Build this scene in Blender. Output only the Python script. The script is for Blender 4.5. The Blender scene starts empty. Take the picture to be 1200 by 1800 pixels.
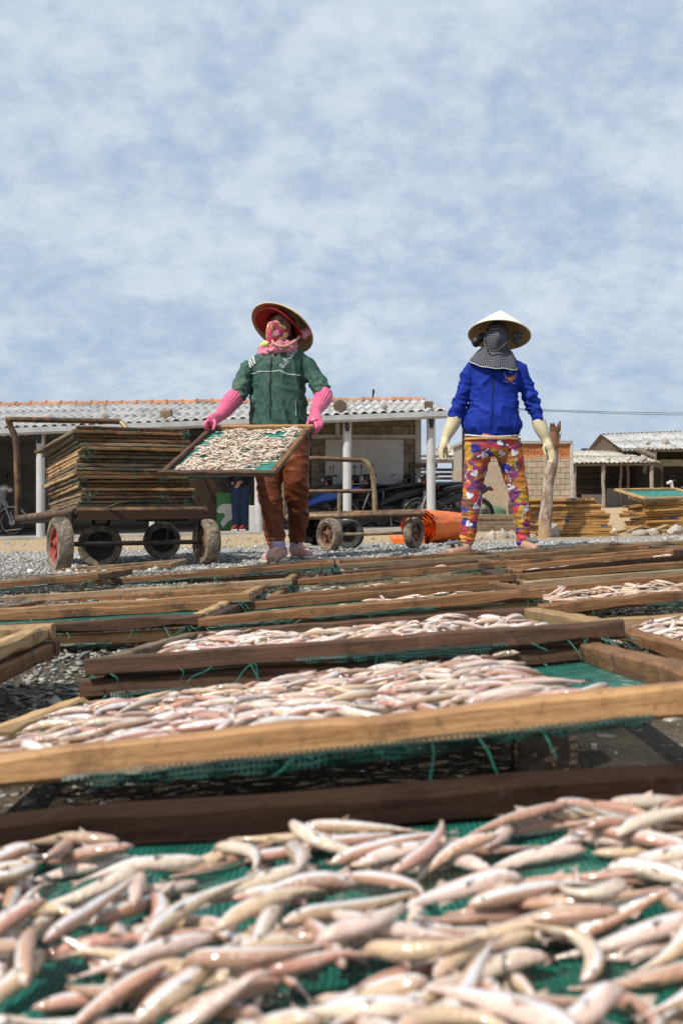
import bpy, bmesh, math, random
import numpy as np
from mathutils import Matrix, Vector, noise as mnoise
from mathutils.bvhtree import BVHTree

random.seed(11); RNG = np.random.default_rng(11)
scene = bpy.context.scene
COL = scene.collection
R = math.radians

# ------------------------------------------------------------------ camera
F, YH, CAMZ = 1750.0, 870.0, 0.40          # focal length and horizon in photo pixels, eye height
cam_d = bpy.data.cameras.new('camera'); cam = bpy.data.objects.new('camera', cam_d); COL.objects.link(cam)
cam.location = (0, 0, CAMZ); cam.rotation_euler = (R(90), 0, 0)
cam_d.sensor_fit = 'VERTICAL'; cam_d.sensor_height = 36; cam_d.sensor_width = 24; cam_d.lens = 36 * F / 1800
cam_d.shift_y = (YH - 900) / 1800
cam_d.clip_start = 0.02; cam_d.clip_end = 5000
cam_d.dof.use_dof = True; cam_d.dof.focus_distance = 4.6; cam_d.dof.aperture_fstop = 9.0
scene.camera = cam

# ------------------------------------------------------------------ sky and sun
SUN_AZ, SUN_EL = R(228), R(52)              # compass angle from +Y clockwise, height
world = bpy.data.worlds.new('World'); scene.world = world; world.use_nodes = True
nt = world.node_tree; nt.nodes.clear()
def N(tree, kind, **kw):
    n = tree.nodes.new(kind)
    for k, v in kw.items(): setattr(n, k, v)
    return n
def mathn(tree, op, a, b=None, c=None, clamp=False):
    n = tree.nodes.new('ShaderNodeMath'); n.operation = op; n.use_clamp = clamp
    for i, v in enumerate((a, b, c)):
        if v is None: continue
        if isinstance(v, (int, float)): n.inputs[i].default_value = v
        else: tree.links.new(v, n.inputs[i])
    return n.outputs[0]
def maprange(tree, v, a, b, c=0.0, d=1.0, smooth=True):
    n = tree.nodes.new('ShaderNodeMapRange'); n.interpolation_type = 'SMOOTHSTEP' if smooth else 'LINEAR'
    tree.links.new(v, n.inputs[0])
    for i, x in enumerate((a, b, c, d)): n.inputs[i + 1].default_value = x
    return n.outputs[0]
def noise_node(tree, vec, scale, detail=4.0, rough=0.55, dist=0.0):
    n = tree.nodes.new('ShaderNodeTexNoise'); n.inputs['Scale'].default_value = scale
    n.inputs['Detail'].default_value = detail; n.inputs['Roughness'].default_value = rough; n.inputs['Distortion'].default_value = dist
    if vec is not None: tree.links.new(vec, n.inputs['Vector'])
    return n.outputs[0]
def mixc(tree, fac, a, b, mode='MIX'):
    n = tree.nodes.new('ShaderNodeMix'); n.data_type = 'RGBA'; n.blend_type = mode
    for idx, v in ((0, fac), (6, a), (7, b)):
        if isinstance(v, (int, float)): n.inputs[idx].default_value = v
        elif isinstance(v, tuple): n.inputs[idx].default_value = (*v, 1) if len(v) == 3 else v
        else: tree.links.new(v, n.inputs[idx])
    return n.outputs[2]

sky = N(nt, 'ShaderNodeTexSky', sky_type='NISHITA', sun_disc=False, sun_elevation=SUN_EL, sun_rotation=SUN_AZ, altitude=0)
sky.air_density = 1.0; sky.dust_density = 1.5; sky.ozone_density = 1.5
tc = N(nt, 'ShaderNodeTexCoord'); sep = N(nt, 'ShaderNodeSeparateXYZ'); nt.links.new(tc.outputs['Generated'], sep.inputs[0])
zz = mathn(nt, 'MAXIMUM', sep.outputs[2], 0.0); zz = mathn(nt, 'ADD', zz, 0.44)
cu = mathn(nt, 'DIVIDE', sep.outputs[0], zz); cv = mathn(nt, 'DIVIDE', sep.outputs[1], zz)
cmb = N(nt, 'ShaderNodeCombineXYZ'); nt.links.new(cu, cmb.inputs[0]); nt.links.new(cv, cmb.inputs[1])
big = noise_node(nt, cmb.outputs[0], 2.8, 3, 0.5, 0.3)
mid = noise_node(nt, cmb.outputs[0], 15.0, 5, 0.6, 0.2)
fine = noise_node(nt, cmb.outputs[0], 42.0, 4, 0.6, 0.1)
s1 = mathn(nt, 'MULTIPLY', big, 0.80); s2 = mathn(nt, 'MULTIPLY', mid, 0.58); s3 = mathn(nt, 'MULTIPLY', fine, 0.20)
cl = mathn(nt, 'ADD', mathn(nt, 'ADD', s1, s2), s3)
cover = maprange(nt, cl, 0.56, 1.0)
hzf = maprange(nt, sep.outputs[2], 0.0, 0.16)            # thin veil near the horizon
cover = mathn(nt, 'MULTIPLY', cover, mathn(nt, 'ADD', mathn(nt, 'MULTIPLY', hzf, 0.42), 0.48))
SKY_STRENGTH = 0.10
skycol = sky.outputs[0]
cloudcol = (7.1, 7.8, 8.7)
veil = mixc(nt, 0.84, skycol, (4.3, 5.6, 7.35))
skymix = mixc(nt, cover, veil, cloudcol)
bg = N(nt, 'ShaderNodeBackground'); nt.links.new(skymix, bg.inputs[0]); bg.inputs[1].default_value = SKY_STRENGTH
out = N(nt, 'ShaderNodeOutputWorld'); nt.links.new(bg.outputs[0], out.inputs[0])

sun_d = bpy.data.lights.new('sun', 'SUN'); sun_d.energy = 5.0; sun_d.angle = R(0.6); sun_d.color = (1.0, 0.945, 0.86)
sun = bpy.data.objects.new('sun', sun_d); COL.objects.link(sun)
sdir = Vector((math.sin(SUN_AZ) * math.cos(SUN_EL), math.cos(SUN_AZ) * math.cos(SUN_EL), math.sin(SUN_EL)))
sun.rotation_euler = (-sdir).to_track_quat('-Z', 'Y').to_euler(); sun.location = sdir * 50

scene.view_settings.view_transform = 'Standard'; scene.view_settings.look = 'None'
scene.view_settings.exposure = 0.0; scene.view_settings.gamma = 1.0
scene.cycles.use_denoising = True
scene.cycles.max_bounces = 6; scene.cycles.transparent_max_bounces = 8
scene.cycles.sample_clamp_indirect = 6

# ------------------------------------------------------------------ helpers
def W(px, py, d): return Vector(((px - 600) / F * d, d, CAMZ - (py - YH) / F * d))
def sstep(a, b, x):
    t = np.clip((np.asarray(x, float) - a) / (b - a), 0, 1); return t * t * (3 - 2 * t)
def G(X, Y):
    return 0.025 * np.clip(X, -30, 30) + 0.06 * (1 - sstep(4.6, 5.8, Y)) - np.minimum(0.025 * np.maximum(np.asarray(Y, float) - 7, 0), 0.4)
def Gf(X, Y): return float(G(X, Y))

def setmat(o, m):
    if m is None: return
    ms = m if isinstance(m, (list, tuple)) else [m]
    for q in ms: o.data.materials.append(q)
def link(o, parent=None):
    COL.objects.link(o)
    if parent is not None: o.parent = parent
    return o
def tag(o, label=None, cat=None, group=None, kind=None):
    if label: o['label'] = label
    if cat: o['category'] = cat
    if group: o['group'] = group
    if kind: o['kind'] = kind
    return o
def empty(name, loc, label=None, cat=None, group=None, mat=None):
    o = bpy.data.objects.new(name, None); o.empty_display_size = 0.1; COL.objects.link(o)
    if mat is not None: o.matrix_world = mat
    else: o.location = loc
    return tag(o, label, cat, group)
def mesh_np(name, v, f, smooth=False):
    me = bpy.data.meshes.new(name)
    me.from_pydata([tuple(p) for p in np.asarray(v, float)] if not isinstance(v, list) else v, [], f if isinstance(f, list) else [tuple(int(i) for i in q) for q in f])
    if smooth: me.polygons.foreach_set('use_smooth', [True] * len(me.polygons))
    me.update(); return me
class MB:
    """collects shapes for one mesh object"""
    def __init__(s): s.v = []; s.f = []; s.mi = []; s.m = 0
    def add(s, v, f, M=None):
        b = len(s.v)
        for p in v: s.v.append(tuple(M @ Vector(p)) if M is not None else tuple(p))
        for q in f: s.f.append(tuple(b + i for i in q)); s.mi.append(s.m)
        return s
    def box(s, c, d, M=None, bev=0.0):
        x, y, z = d[0] / 2, d[1] / 2, d[2] / 2
        if bev <= 0:
            v = [(c[0] + i * x, c[1] + j * y, c[2] + k * z) for i in (-1, 1) for j in (-1, 1) for k in (-1, 1)]
            return s.add(v, [(0, 1, 3, 2), (4, 6, 7, 5), (0, 4, 5, 1), (2, 3, 7, 6), (0, 2, 6, 4), (1, 5, 7, 3)], M)
        b = bev; v = []; 
        for xx in (-x, x):
            s_ = -1 if xx < 0 else 1
            for rr in ((1,) if True else ()):
                for (yy, zz_) in ((-y + b, -z), (y - b, -z), (y, -z + b), (y, z - b), (y - b, z), (-y + b, z), (-y, z - b), (-y, -z + b)):
                    v.append((c[0] + xx, c[1] + yy, c[2] + zz_))
        f = [tuple(range(7, -1, -1)), tuple(range(8, 16))] + [(i, (i + 1) % 8, 8 + (i + 1) % 8, 8 + i) for i in range(8)]
        return s.add(v, f, M)
    def tube(s, path, r, n=8, caps=True, M=None):
        P = [Vector(p) for p in path]; k = len(P); rs = r if isinstance(r, (list, tuple)) else [r] * k
        v = []; ref = None
        for i in range(k):
            t = (P[min(i + 1, k - 1)] - P[max(i - 1, 0)]).normalized()
            if ref is None:
                ref = Vector((0, 0, 1)) if abs(t.z) < 0.9 else Vector((1, 0, 0))
            a = (ref - t * ref.dot(t)).normalized(); b = t.cross(a); ref = a
            for j in range(n):
                w = 2 * math.pi * j / n
                v.append(tuple(P[i] + (a * math.cos(w) + b * math.sin(w)) * rs[i]))
        f = [(i * n + j, i * n + (j + 1) % n, (i + 1) * n + (j + 1) % n, (i + 1) * n + j) for i in range(k - 1) for j in range(n)]
        if caps: f += [tuple(range(n - 1, -1, -1)), tuple(range((k - 1) * n, k * n))]
        return s.add(v, f, M)
    def lathe(s, prof, n=24, M=None, closed=False):
        """prof: (radius, height) pairs turned about Z"""
        v = []; k = len(prof)
        for (r, h) in prof:
            for j in range(n):
                w = 2 * math.pi * j / n; v.append((r * math.cos(w), r * math.sin(w), h))
        rng = range(k) if closed else range(k - 1)
        f = [(i * n + j, i * n + (j + 1) % n, ((i + 1) % k) * n + (j + 1) % n, ((i + 1) % k) * n + j) for i in rng for j in range(n)]
        return s.add(v, f, M)
    def ball(s, c, r, n=10, m=6, M=None):
        rr = r if isinstance(r, (list, tuple)) else (r, r, r); v = []; f = []
        for i in range(m + 1):
            th = math.pi * i / m
            for j in range(n):
                w = 2 * math.pi * j / n
                v.append((c[0] + rr[0] * math.sin(th) * math.cos(w), c[1] + rr[1] * math.sin(th) * math.sin(w), c[2] + rr[2] * math.cos(th)))
        f = [(i * n + j, (i + 1) * n + j, (i + 1) * n + (j + 1) % n, i * n + (j + 1) % n) for i in range(m) for j in range(n)]
        return s.add(v, f, M)
    def loft(s, secs, M=None, caps=True):
        n = len(secs[0]); v = [p for q in secs for p in q]; k = len(secs)
        f = [(i * n + j, i * n + (j + 1) % n, (i + 1) * n + (j + 1) % n, (i + 1) * n + j) for i in range(k - 1) for j in range(n)]
        if caps: f += [tuple(range(n - 1, -1, -1)), tuple(range((k - 1) * n, k * n))]
        return s.add(v, f, M)
    def mesh(s, name, smooth=False, off=None):
        v = s.v if off is None else [(p[0] - off[0], p[1] - off[1], p[2] - off[2]) for p in s.v]
        me = bpy.data.meshes.new(name); me.from_pydata(v, [], s.f)
        if s.mi and max(s.mi) > 0: me.polygons.foreach_set('material_index', s.mi)
        if smooth:
            me.polygons.foreach_set('use_smooth', [True] * len(me.polygons))
            if smooth != 'all': me.set_sharp_from_angle(angle=R(42))
        me.update(); return me
    def build(s, name, mat=None, parent=None, smooth=True, off=None):
        """off: world origin of the parent when the shapes were given in world coordinates"""
        o = bpy.data.objects.new(name, s.mesh(name, smooth, off)); setmat(o, mat); return link(o, parent)
def inst(name, me, parent=None, loc=(0, 0, 0), rot=None, scale=None, mat=None):
    o = bpy.data.objects.new(name, me); o.location = loc
    if rot is not None: o.rotation_euler = rot
    if scale is not None: o.scale = scale
    if mat is not None:
        if not me.materials: me.materials.append(mat)
        o.material_slots[0].link = 'OBJECT'; o.material_slots[0].material = mat
    return link(o, parent)
def copy_tree(o, parent=None):
    c = o.copy(); COL.objects.link(c); c.parent = parent
    for ch in list(o.children): copy_tree(ch, c)
    return c
def frame(o, x, y, z):
    M = Matrix.Identity(4)
    for i, a in enumerate((x, y, z)):
        for j in range(3): M[j][i] = a[j]
    for j in range(3): M[j][3] = o[j]
    return M
def spline(pts, n):
    """Catmull-Rom through tuples of numbers"""
    P = np.asarray(pts, float); k = len(P); outp = []
    for i in range(k - 1):
        p0, p1, p2, p3 = P[max(i - 1, 0)], P[i], P[i + 1], P[min(i + 2, k - 1)]
        for t in np.linspace(0, 1, n, endpoint=False):
            outp.append(0.5 * ((2 * p1) + (-p0 + p2) * t + (2 * p0 - 5 * p1 + 4 * p2 - p3) * t * t + (-p0 + 3 * p1 - 3 * p2 + p3) * t ** 3))
    outp.append(P[-1]); return np.array(outp)
ORD = ['zeroth', 'first', 'second', 'third', 'fourth', 'fifth', 'sixth', 'seventh', 'eighth', 'ninth', 'tenth', 'eleventh', 'twelfth', 'thirteenth', 'fourteenth', 'fifteenth', 'sixteenth', 'seventeenth', 'eighteenth', 'nineteenth', 'twentieth', 'twenty-first', 'twenty-second', 'twenty-third', 'twenty-fourth', 'twenty-fifth']

# ------------------------------------------------------------------ materials
def material(name):
    m = bpy.data.materials.new(name); m.use_nodes = True; t = m.node_tree
    b = t.nodes['Principled BSDF']; return m, t, b
def objcoord(t, scale=(1, 1, 1), kind='Object'):
    c = t.nodes.new('ShaderNodeTexCoord'); mp = t.nodes.new('ShaderNodeMapping')
    mp.inputs['Scale'].default_value = scale; t.links.new(c.outputs[kind], mp.inputs[0]); return mp.outputs[0]
def rnd(t):
    n = t.nodes.new('ShaderNodeObjectInfo'); return n.outputs['Random']
def bump(t, b, h, strength=0.4, dist=0.01):
    n = t.nodes.new('ShaderNodeBump'); n.inputs['Strength'].default_value = strength; n.inputs['Distance'].default_value = dist
    t.links.new(h, n.inputs['Height']); t.links.new(n.outputs[0], b.inputs['Normal'])
def mottled(name, c1, c2, scale=8, rough=0.8, bumps=0.3, bscale=None, bdist=0.005, metallic=0.0, stretch=(1, 1, 1), c3=None, jitter=0.0, lo=0.35, hi=0.65, spec=0.4):
    """two-colour noisy surface with fine relief"""
    m, t, b = material(name); vec = objcoord(t, stretch)
    if jitter:
        ad = t.nodes.new('ShaderNodeVectorMath'); ad.operation = 'ADD'; r_ = mathn(t, 'MULTIPLY', rnd(t), 37.0)
        cb = t.nodes.new('ShaderNodeCombineXYZ'); t.links.new(r_, cb.inputs[0]); t.links.new(r_, cb.inputs[1])
        t.links.new(vec, ad.inputs[0]); t.links.new(cb.outputs[0], ad.inputs[1]); vec = ad.outputs[0]
    n1 = noise_node(t, vec, scale, 5, 0.6)
    c = mixc(t, maprange(t, n1, lo, hi), c1, c2)
    if c3 is not None:
        n3 = noise_node(t, vec, scale * 0.31, 4, 0.65); c = mixc(t, maprange(t, n3, 0.5, 0.68), c, c3)
    if jitter:
        hv = t.nodes.new('ShaderNodeHueSaturation'); t.links.new(c, hv.inputs['Color'])
        t.links.new(maprange(t, rnd(t), 0, 1, 1 - jitter, 1 + jitter, False), hv.inputs['Value']); c = hv.outputs[0]
    t.links.new(c, b.inputs['Base Color'])
    n2 = noise_node(t, vec, bscale or scale * 4, 4, 0.6)
    t.links.new(maprange(t, n2, 0.2, 0.8, max(0.02, rough - 0.12), min(1, rough + 0.12)), b.inputs['Roughness'])
    b.inputs['Metallic'].default_value = metallic; b.inputs['Specular IOR Level'].default_value = spec
    if bumps: bump(t, b, n2, bumps, bdist)
    return m
def wood(name, c1, c2, c3, rough=0.75, paint=None, jit=0.28, spec=0.3):
    """weathered plank, grain along local X; c3 = dark stain"""
    m, t, b = material(name); c = t.nodes.new('ShaderNodeTexCoord')
    ad = t.nodes.new('ShaderNodeVectorMath'); ad.operation = 'ADD'; r_ = mathn(t, 'MULTIPLY', rnd(t), 53.0)
    cb = t.nodes.new('ShaderNodeCombineXYZ')
    for i in range(3): t.links.new(r_, cb.inputs[i])
    t.links.new(c.outputs['Object'], ad.inputs[0]); t.links.new(cb.outputs[0], ad.inputs[1])
    mp = t.nodes.new('ShaderNodeMapping'); mp.inputs['Scale'].default_value = (2.2, 38, 38); t.links.new(ad.outputs[0], mp.inputs[0])
    g1 = noise_node(t, mp.outputs[0], 2.2, 6, 0.65, 0.6)
    g2 = noise_node(t, mp.outputs[0], 7.0, 4, 0.7)
    st = noise_node(t, ad.outputs[0], 8.0, 6, 0.75)
    col = mixc(t, maprange(t, g1, 0.32, 0.68), c1, c2)
    col = mixc(t, maprange(t, g2, 0.5, 0.75, 0, 0.8), col, c3)
    col = mixc(t, maprange(t, st, 0.5, 0.66, 0, 0.8), col, c3)
    col = mixc(t, maprange(t, noise_node(t, ad.outputs[0], 75.0, 3, 0.7), 0.58, 0.70, 0, 0.55), col, c3)
    if paint:
        pn = noise_node(t, ad.outputs[0], 5.5, 2, 0.5); col = mixc(t, maprange(t, pn, 0.645, 0.67), col, paint)
    sl = noise_node(t, ad.outputs[0], 17.0, 5, 0.7); col = mixc(t, maprange(t, sl, 0.60, 0.72, 0, 0.2), col, tuple(min(.55, x * 1.5 + .08) for x in c1))
    hv = t.nodes.new('ShaderNodeHueSaturation'); t.links.new(col, hv.inputs['Color'])
    t.links.new(maprange(t, rnd(t), 0, 1, 1 - jit, 1 + jit, False), hv.inputs['Value'])
    t.links.new(hv.outputs[0], b.inputs['Base Color'])
    b.inputs['Roughness'].default_value = rough; b.inputs['Specular IOR Level'].default_value = spec
    sp_ = noise_node(t, ad.outputs[0], 70.0, 4, 0.75); hh = mathn(t, 'ADD', mathn(t, 'ADD', g1, mathn(t, 'MULTIPLY', g2, 0.6)), mathn(t, 'MULTIPLY', sp_, 0.8)); bump(t, b, hh, 0.6, 0.0025)
    return m
def plain(name, c, rough=0.5, metallic=0.0, coat=0.0, spec=0.5):
    return mottled(name, c, tuple(x * 0.72 for x in c), 14, rough, 0.12, 60, 0.002, metallic, spec=spec)

M = {}
M['wood_tan'] = wood('wood_tan', (0.36, 0.20, 0.085), (0.28, 0.145, 0.058), (0.13, 0.066, 0.03), 0.6)
M['wood_dark'] = wood('wood_dark', (0.095, 0.046, 0.024), (0.055, 0.027, 0.015), (0.02, 0.012, 0.008), 0.7)
M['wood_red'] = wood('wood_red', (0.032, 0.017, 0.011), (0.020, 0.011, 0.0075), (0.010, 0.005, 0.0035), 0.9, spec=0.08)
M['wood_brown'] = wood('wood_brown', (0.23, 0.115, 0.048), (0.14, 0.066, 0.028), (0.04, 0.022, 0.012), 0.75)
M['wood_grey'] = wood('wood_grey', (0.27, 0.19, 0.115), (0.17, 0.115, 0.066), (0.06, 0.04, 0.026), 0.85)
M['wood_light'] = wood('wood_light', (0.43, 0.28, 0.14), (0.33, 0.20, 0.09), (0.15, 0.09, 0.042), 0.8)
M['wood_new'] = wood('wood_new', (0.44, 0.245, 0.08), (0.33, 0.17, 0.052), (0.15, 0.08, 0.035), 0.75, paint=(0.03, 0.07, 0.16))
M['wood_old'] = wood('wood_old', (0.22, 0.16, 0.11), (0.13, 0.09, 0.06), (0.05, 0.035, 0.025), 0.9)
M['wood_rail'] = [M['wood_brown'], M['wood_tan'], M['wood_grey'], M['wood_brown'], M['wood_dark'], M['wood_light']]
def net_material(name, c1, c2, cell, holes=0.45, ax=(0, 1)):
    """woven green netting: threads and see-through holes"""
    m, t, b = material(name); vec = objcoord(t)
    s = t.nodes.new('ShaderNodeSeparateXYZ'); t.links.new(vec, s.inputs[0])
    wob = noise_node(t, vec, 9, 3, 0.5)
    def line(o):
        a = mathn(t, 'ADD', mathn(t, 'MULTIPLY', o, 1 / cell), mathn(t, 'MULTIPLY', wob, 5.0))
        return mathn(t, 'ABSOLUTE', mathn(t, 'SUBTRACT', mathn(t, 'FRACT', a), 0.5))
    d = mathn(t, 'MAXIMUM', line(s.outputs[ax[0]]), line(s.outputs[ax[1]]))
    thread = maprange(t, d, 0.30, 0.38)
    nz = noise_node(t, vec, 22, 5, 0.7)
    col = mixc(t, maprange(t, nz, 0.35, 0.65), c1, c2)
    t.links.new(col, b.inputs['Base Color']); b.inputs['Roughness'].default_value = 0.45
    bump(t, b, thread, 0.5, 0.001)
    tr = t.nodes.new('ShaderNodeBsdfTransparent'); mx = t.nodes.new('ShaderNodeMixShader')
    fac = maprange(t, thread, 0, 1, 1 - holes, 1.0, False)
    t.links.new(fac, mx.inputs[0]); t.links.new(tr.outputs[0], mx.inputs[1]); t.links.new(b.outputs[0], mx.inputs[2])
    t.links.new(mx.outputs[0], t.nodes['Material Output'].inputs[0])
    return m
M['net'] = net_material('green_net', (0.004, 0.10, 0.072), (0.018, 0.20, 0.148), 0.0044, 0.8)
M['net_far'] = net_material('green_net_far', (0.008, 0.15, 0.115), (0.02, 0.24, 0.19), 0.006, 0.25)
M['net_old'] = net_material('worn_net', (0.015, 0.085, 0.06), (0.06, 0.10, 0.07), 0.004, 0.5)
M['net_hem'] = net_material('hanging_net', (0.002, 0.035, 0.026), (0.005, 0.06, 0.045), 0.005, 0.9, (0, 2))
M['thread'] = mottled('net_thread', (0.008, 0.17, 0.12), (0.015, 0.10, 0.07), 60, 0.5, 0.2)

def fish_material():
    m, t, b = material('wet_fish'); at = t.nodes.new('ShaderNodeAttribute'); at.attribute_name = 'Col'
    vec = objcoord(t); n1 = noise_node(t, vec, 90, 4, 0.6); n2 = noise_node(t, vec, 600, 3, 0.6)
    n3 = noise_node(t, vec, 45, 3, 0.6)
    c = mixc(t, maprange(t, n1, 0.4, 0.75, 0, 0.35), at.outputs['Color'], (0.46, 0.27, 0.21))
    c = mixc(t, maprange(t, n3, 0.62, 0.78, 0, 0.5), c, (0.40, 0.13, 0.10))
    t.links.new(c, b.inputs['Base Color'])
    t.links.new(maprange(t, n1, 0.3, 0.7, 0.2, 0.40), b.inputs['Roughness'])
    lum = t.nodes.new('ShaderNodeRGBToBW'); t.links.new(at.outputs['Color'], lum.inputs[0]); t.links.new(maprange(t, lum.outputs[0], 0.66, 0.86, 0, 0.55), b.inputs['Metallic'])
    b.inputs['Subsurface Weight'].default_value = 0.22; b.inputs['Subsurface Radius'].default_value = (0.006, 0.003, 0.002); b.inputs['Subsurface Scale'].default_value = 1.0
    b.inputs['Coat Weight'].default_value = 0.75; b.inputs['Coat Roughness'].default_value = 0.08
    b.inputs['Specular IOR Level'].default_value = 0.5
    vo = t.nodes.new('ShaderNodeTexVoronoi'); vo.inputs['Scale'].default_value = 420; t.links.new(vec, vo.inputs['Vector']); hh = mathn(t, 'ADD', mathn(t, 'MULTIPLY', n1, 1.3), mathn(t, 'MULTIPLY', vo.outputs['Distance'], 0.5)); bump(t, b, hh, 0.55, 0.0022)
    return m
M['fish'] = fish_material()
M['fish_eye'] = plain('fish_eye', (0.015, 0.013, 0.012), 0.12)
def fish_dry_material():
    m, t, b = material('dry_fish'); at = t.nodes.new('ShaderNodeAttribute'); at.attribute_name = 'Col'
    t.links.new(at.outputs['Color'], b.inputs['Base Color']); b.inputs['Roughness'].default_value = 0.5; return m

def gravel_material(name, a, b_, c_):
    m, t, b = material(name); at = t.nodes.new('ShaderNodeAttribute'); at.attribute_name = 'Col'
    vec = objcoord(t); n = noise_node(t, vec, 40, 3, 0.6)
    c = mixc(t, maprange(t, n, 0.3, 0.7, 0, 0.4), at.outputs['Color'], c_)
    t.links.new(c, b.inputs['Base Color']); b.inputs['Roughness'].default_value = 0.85; bump(t, b, n, 0.4, 0.003); return m
M['stones'] = gravel_material('loose_stones', None, None, (0.30, 0.29, 0.27))

def ground_material():
    m, t, b = material('yard_ground'); g = t.nodes.new('ShaderNodeNewGeometry'); s = t.nodes.new('ShaderNodeSeparateXYZ')
    t.links.new(g.outputs['Position'], s.inputs[0]); pos = g.outputs['Position']
    n1 = noise_node(t, pos, 0.7, 4, 0.6); n2 = noise_node(t, pos, 9, 5, 0.65); n3 = noise_node(t, pos, 55, 4, 0.7); n4 = noise_node(t, pos, 160, 3, 0.7)
    edge = mathn(t, 'ADD', s.outputs[1], mathn(t, 'MULTIPLY', mathn(t, 'SUBTRACT', n1, 0.5), 3.0))
    sand = mixc(t, maprange(t, n2, 0.3, 0.7), (0.50, 0.37, 0.22), (0.38, 0.27, 0.155))
    sand = mixc(t, maprange(t, n3, 0.55, 0.75, 0, 0.6), sand, (0.20, 0.145, 0.09))
    grav = mixc(t, maprange(t, n3, 0.35, 0.65), (0.33, 0.315, 0.285), (0.18, 0.172, 0.16))
    grav = mixc(t, maprange(t, n4, 0.55, 0.7, 0, 0.7), grav, (0.36, 0.35, 0.33))
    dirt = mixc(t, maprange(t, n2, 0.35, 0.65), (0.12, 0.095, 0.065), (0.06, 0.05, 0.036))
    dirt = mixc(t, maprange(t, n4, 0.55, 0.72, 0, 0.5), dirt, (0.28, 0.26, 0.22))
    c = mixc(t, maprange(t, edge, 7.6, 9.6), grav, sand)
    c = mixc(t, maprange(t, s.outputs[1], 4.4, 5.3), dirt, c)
    t.links.new(c, b.inputs['Base Color']); b.inputs['Roughness'].default_value = 0.92; b.inputs['Specular IOR Level'].default_value = 0.2
    hh = mathn(t, 'ADD', mathn(t, 'MULTIPLY', n2, 1.2), n3); bump(t, b, hh, 0.8, 0.03)
    return m
M['ground'] = ground_material()

# ------------------------------------------------------------------ ground, one sheet to the horizon
def build_ground():
    ys = np.unique(np.concatenate([np.linspace(-6, 12, 150), np.linspace(12, 60, 100), np.geomspace(60, 4000, 30)]))
    xs = np.unique(np.concatenate([-np.geomspace(20, 4000, 22), np.linspace(-20, 20, 170), np.geomspace(20, 4000, 22)]))
    X, Y = np.meshgrid(xs, ys); Z = G(X, Y)
    near = (np.abs(X) < 25) & (Y < 60)
    for i in range(X.shape[0]):
        for j in range(X.shape[1]):
            if near[i, j]:
                Z[i, j] += 0.03 * (mnoise.noise((X[i, j] * 0.5, Y[i, j] * 0.5, 3)) ) * (0.3 if Y[i, j] < 7.5 else 1.0)
    v = np.stack([X.ravel(), Y.ravel(), Z.ravel()], 1); nx = len(xs)
    f = [(i * nx + j, i * nx + j + 1, (i + 1) * nx + j + 1, (i + 1) * nx + j) for i in range(len(ys) - 1) for j in range(nx - 1)]
    o = bpy.data.objects.new('ground', mesh_np('ground', v, f, True)); setmat(o, M['ground']); link(o)
    tag(o, 'sandy yard ground with a strip of grey gravel', kind='structure')
build_ground()

def mesh_fast(name, V, Fq, cols=None, smooth=False):
    """big mesh from arrays; Fq (n,k) faces of k corners; cols per vertex"""
    me = bpy.data.meshes.new(name); n, k = Fq.shape
    me.vertices.add(len(V)); me.vertices.foreach_set('co', np.ascontiguousarray(V, np.float32).ravel())
    me.loops.add(n * k); me.loops.foreach_set('vertex_index', np.ascontiguousarray(Fq, np.int32).ravel())
    me.polygons.add(n); me.polygons.foreach_set('loop_start', np.arange(0, n * k, k, dtype=np.int32))
    me.polygons.foreach_set('loop_total', np.full(n, k, np.int32))
    if smooth: me.polygons.foreach_set('use_smooth', np.ones(n, bool))
    me.update(calc_edges=True)
    if cols is not None:
        a = me.color_attributes.new('Col', 'FLOAT_COLOR', 'POINT')
        a.data.foreach_set('color', np.ascontiguousarray(np.c_[cols, np.ones(len(cols))], np.float32).ravel())
    me.validate(); return me

def scatter_stones(name, XY, size, palette, flat=0.6, seed=1, lift=0.3, label=None, cat=None):
    rg = np.random.default_rng(seed); n = len(XY)
    base = np.array([(-1, -1, -1), (1, -1, -1), (1, 1, -1), (-1, 1, -1), (-1, -1, 1), (1, -1, 1), (1, 1, 1), (-1, 1, 1)], float) * 0.6
    fq = np.array([(0, 3, 2, 1), (4, 5, 6, 7), (0, 1, 5, 4), (1, 2, 6, 5), (2, 3, 7, 6), (3, 0, 4, 7)])
    V = base[None] * rg.uniform(0.55, 1.25, (n, 8, 1)) + rg.normal(0, 0.13, (n, 8, 3))
    V = V * rg.uniform(0.6, 1.3, (n, 1, 3)); V[:, :, 2] *= flat
    s = size * rg.lognormal(0, 0.45, n); V = V * s[:, None, None]
    a = rg.uniform(0, 6.28, n); b = rg.normal(0, 0.35, n)
    x, z = V[:, :, 0].copy(), V[:, :, 2].copy(); V[:, :, 0] = x * np.cos(b)[:, None] - z * np.sin(b)[:, None]; V[:, :, 2] = x * np.sin(b)[:, None] + z * np.cos(b)[:, None]
    x, y = V[:, :, 0].copy(), V[:, :, 1].copy()
    V[:, :, 0] = x * np.cos(a)[:, None] - y * np.sin(a)[:, None]; V[:, :, 1] = x * np.sin(a)[:, None] + y * np.cos(a)[:, None]
    V[:, :, 0] += XY[:, 0:1]; V[:, :, 1] += XY[:, 1:2]; V[:, :, 2] += (G(XY[:, 0], XY[:, 1]) + s * flat * lift)[:, None]
    pal = np.array(palette); c = pal[rg.integers(0, len(pal), n)] * rg.uniform(0.6, 1.3, (n, 1))
    me = mesh_fast(name, V.reshape(-1, 3), (fq[None] + 8 * np.arange(n)[:, None, None]).reshape(-1, 4), np.repeat(c, 8, 0))
    o = bpy.data.objects.new(name, me); setmat(o, M['stones']); link(o)
    return tag(o, label, cat, kind='stuff')
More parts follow.
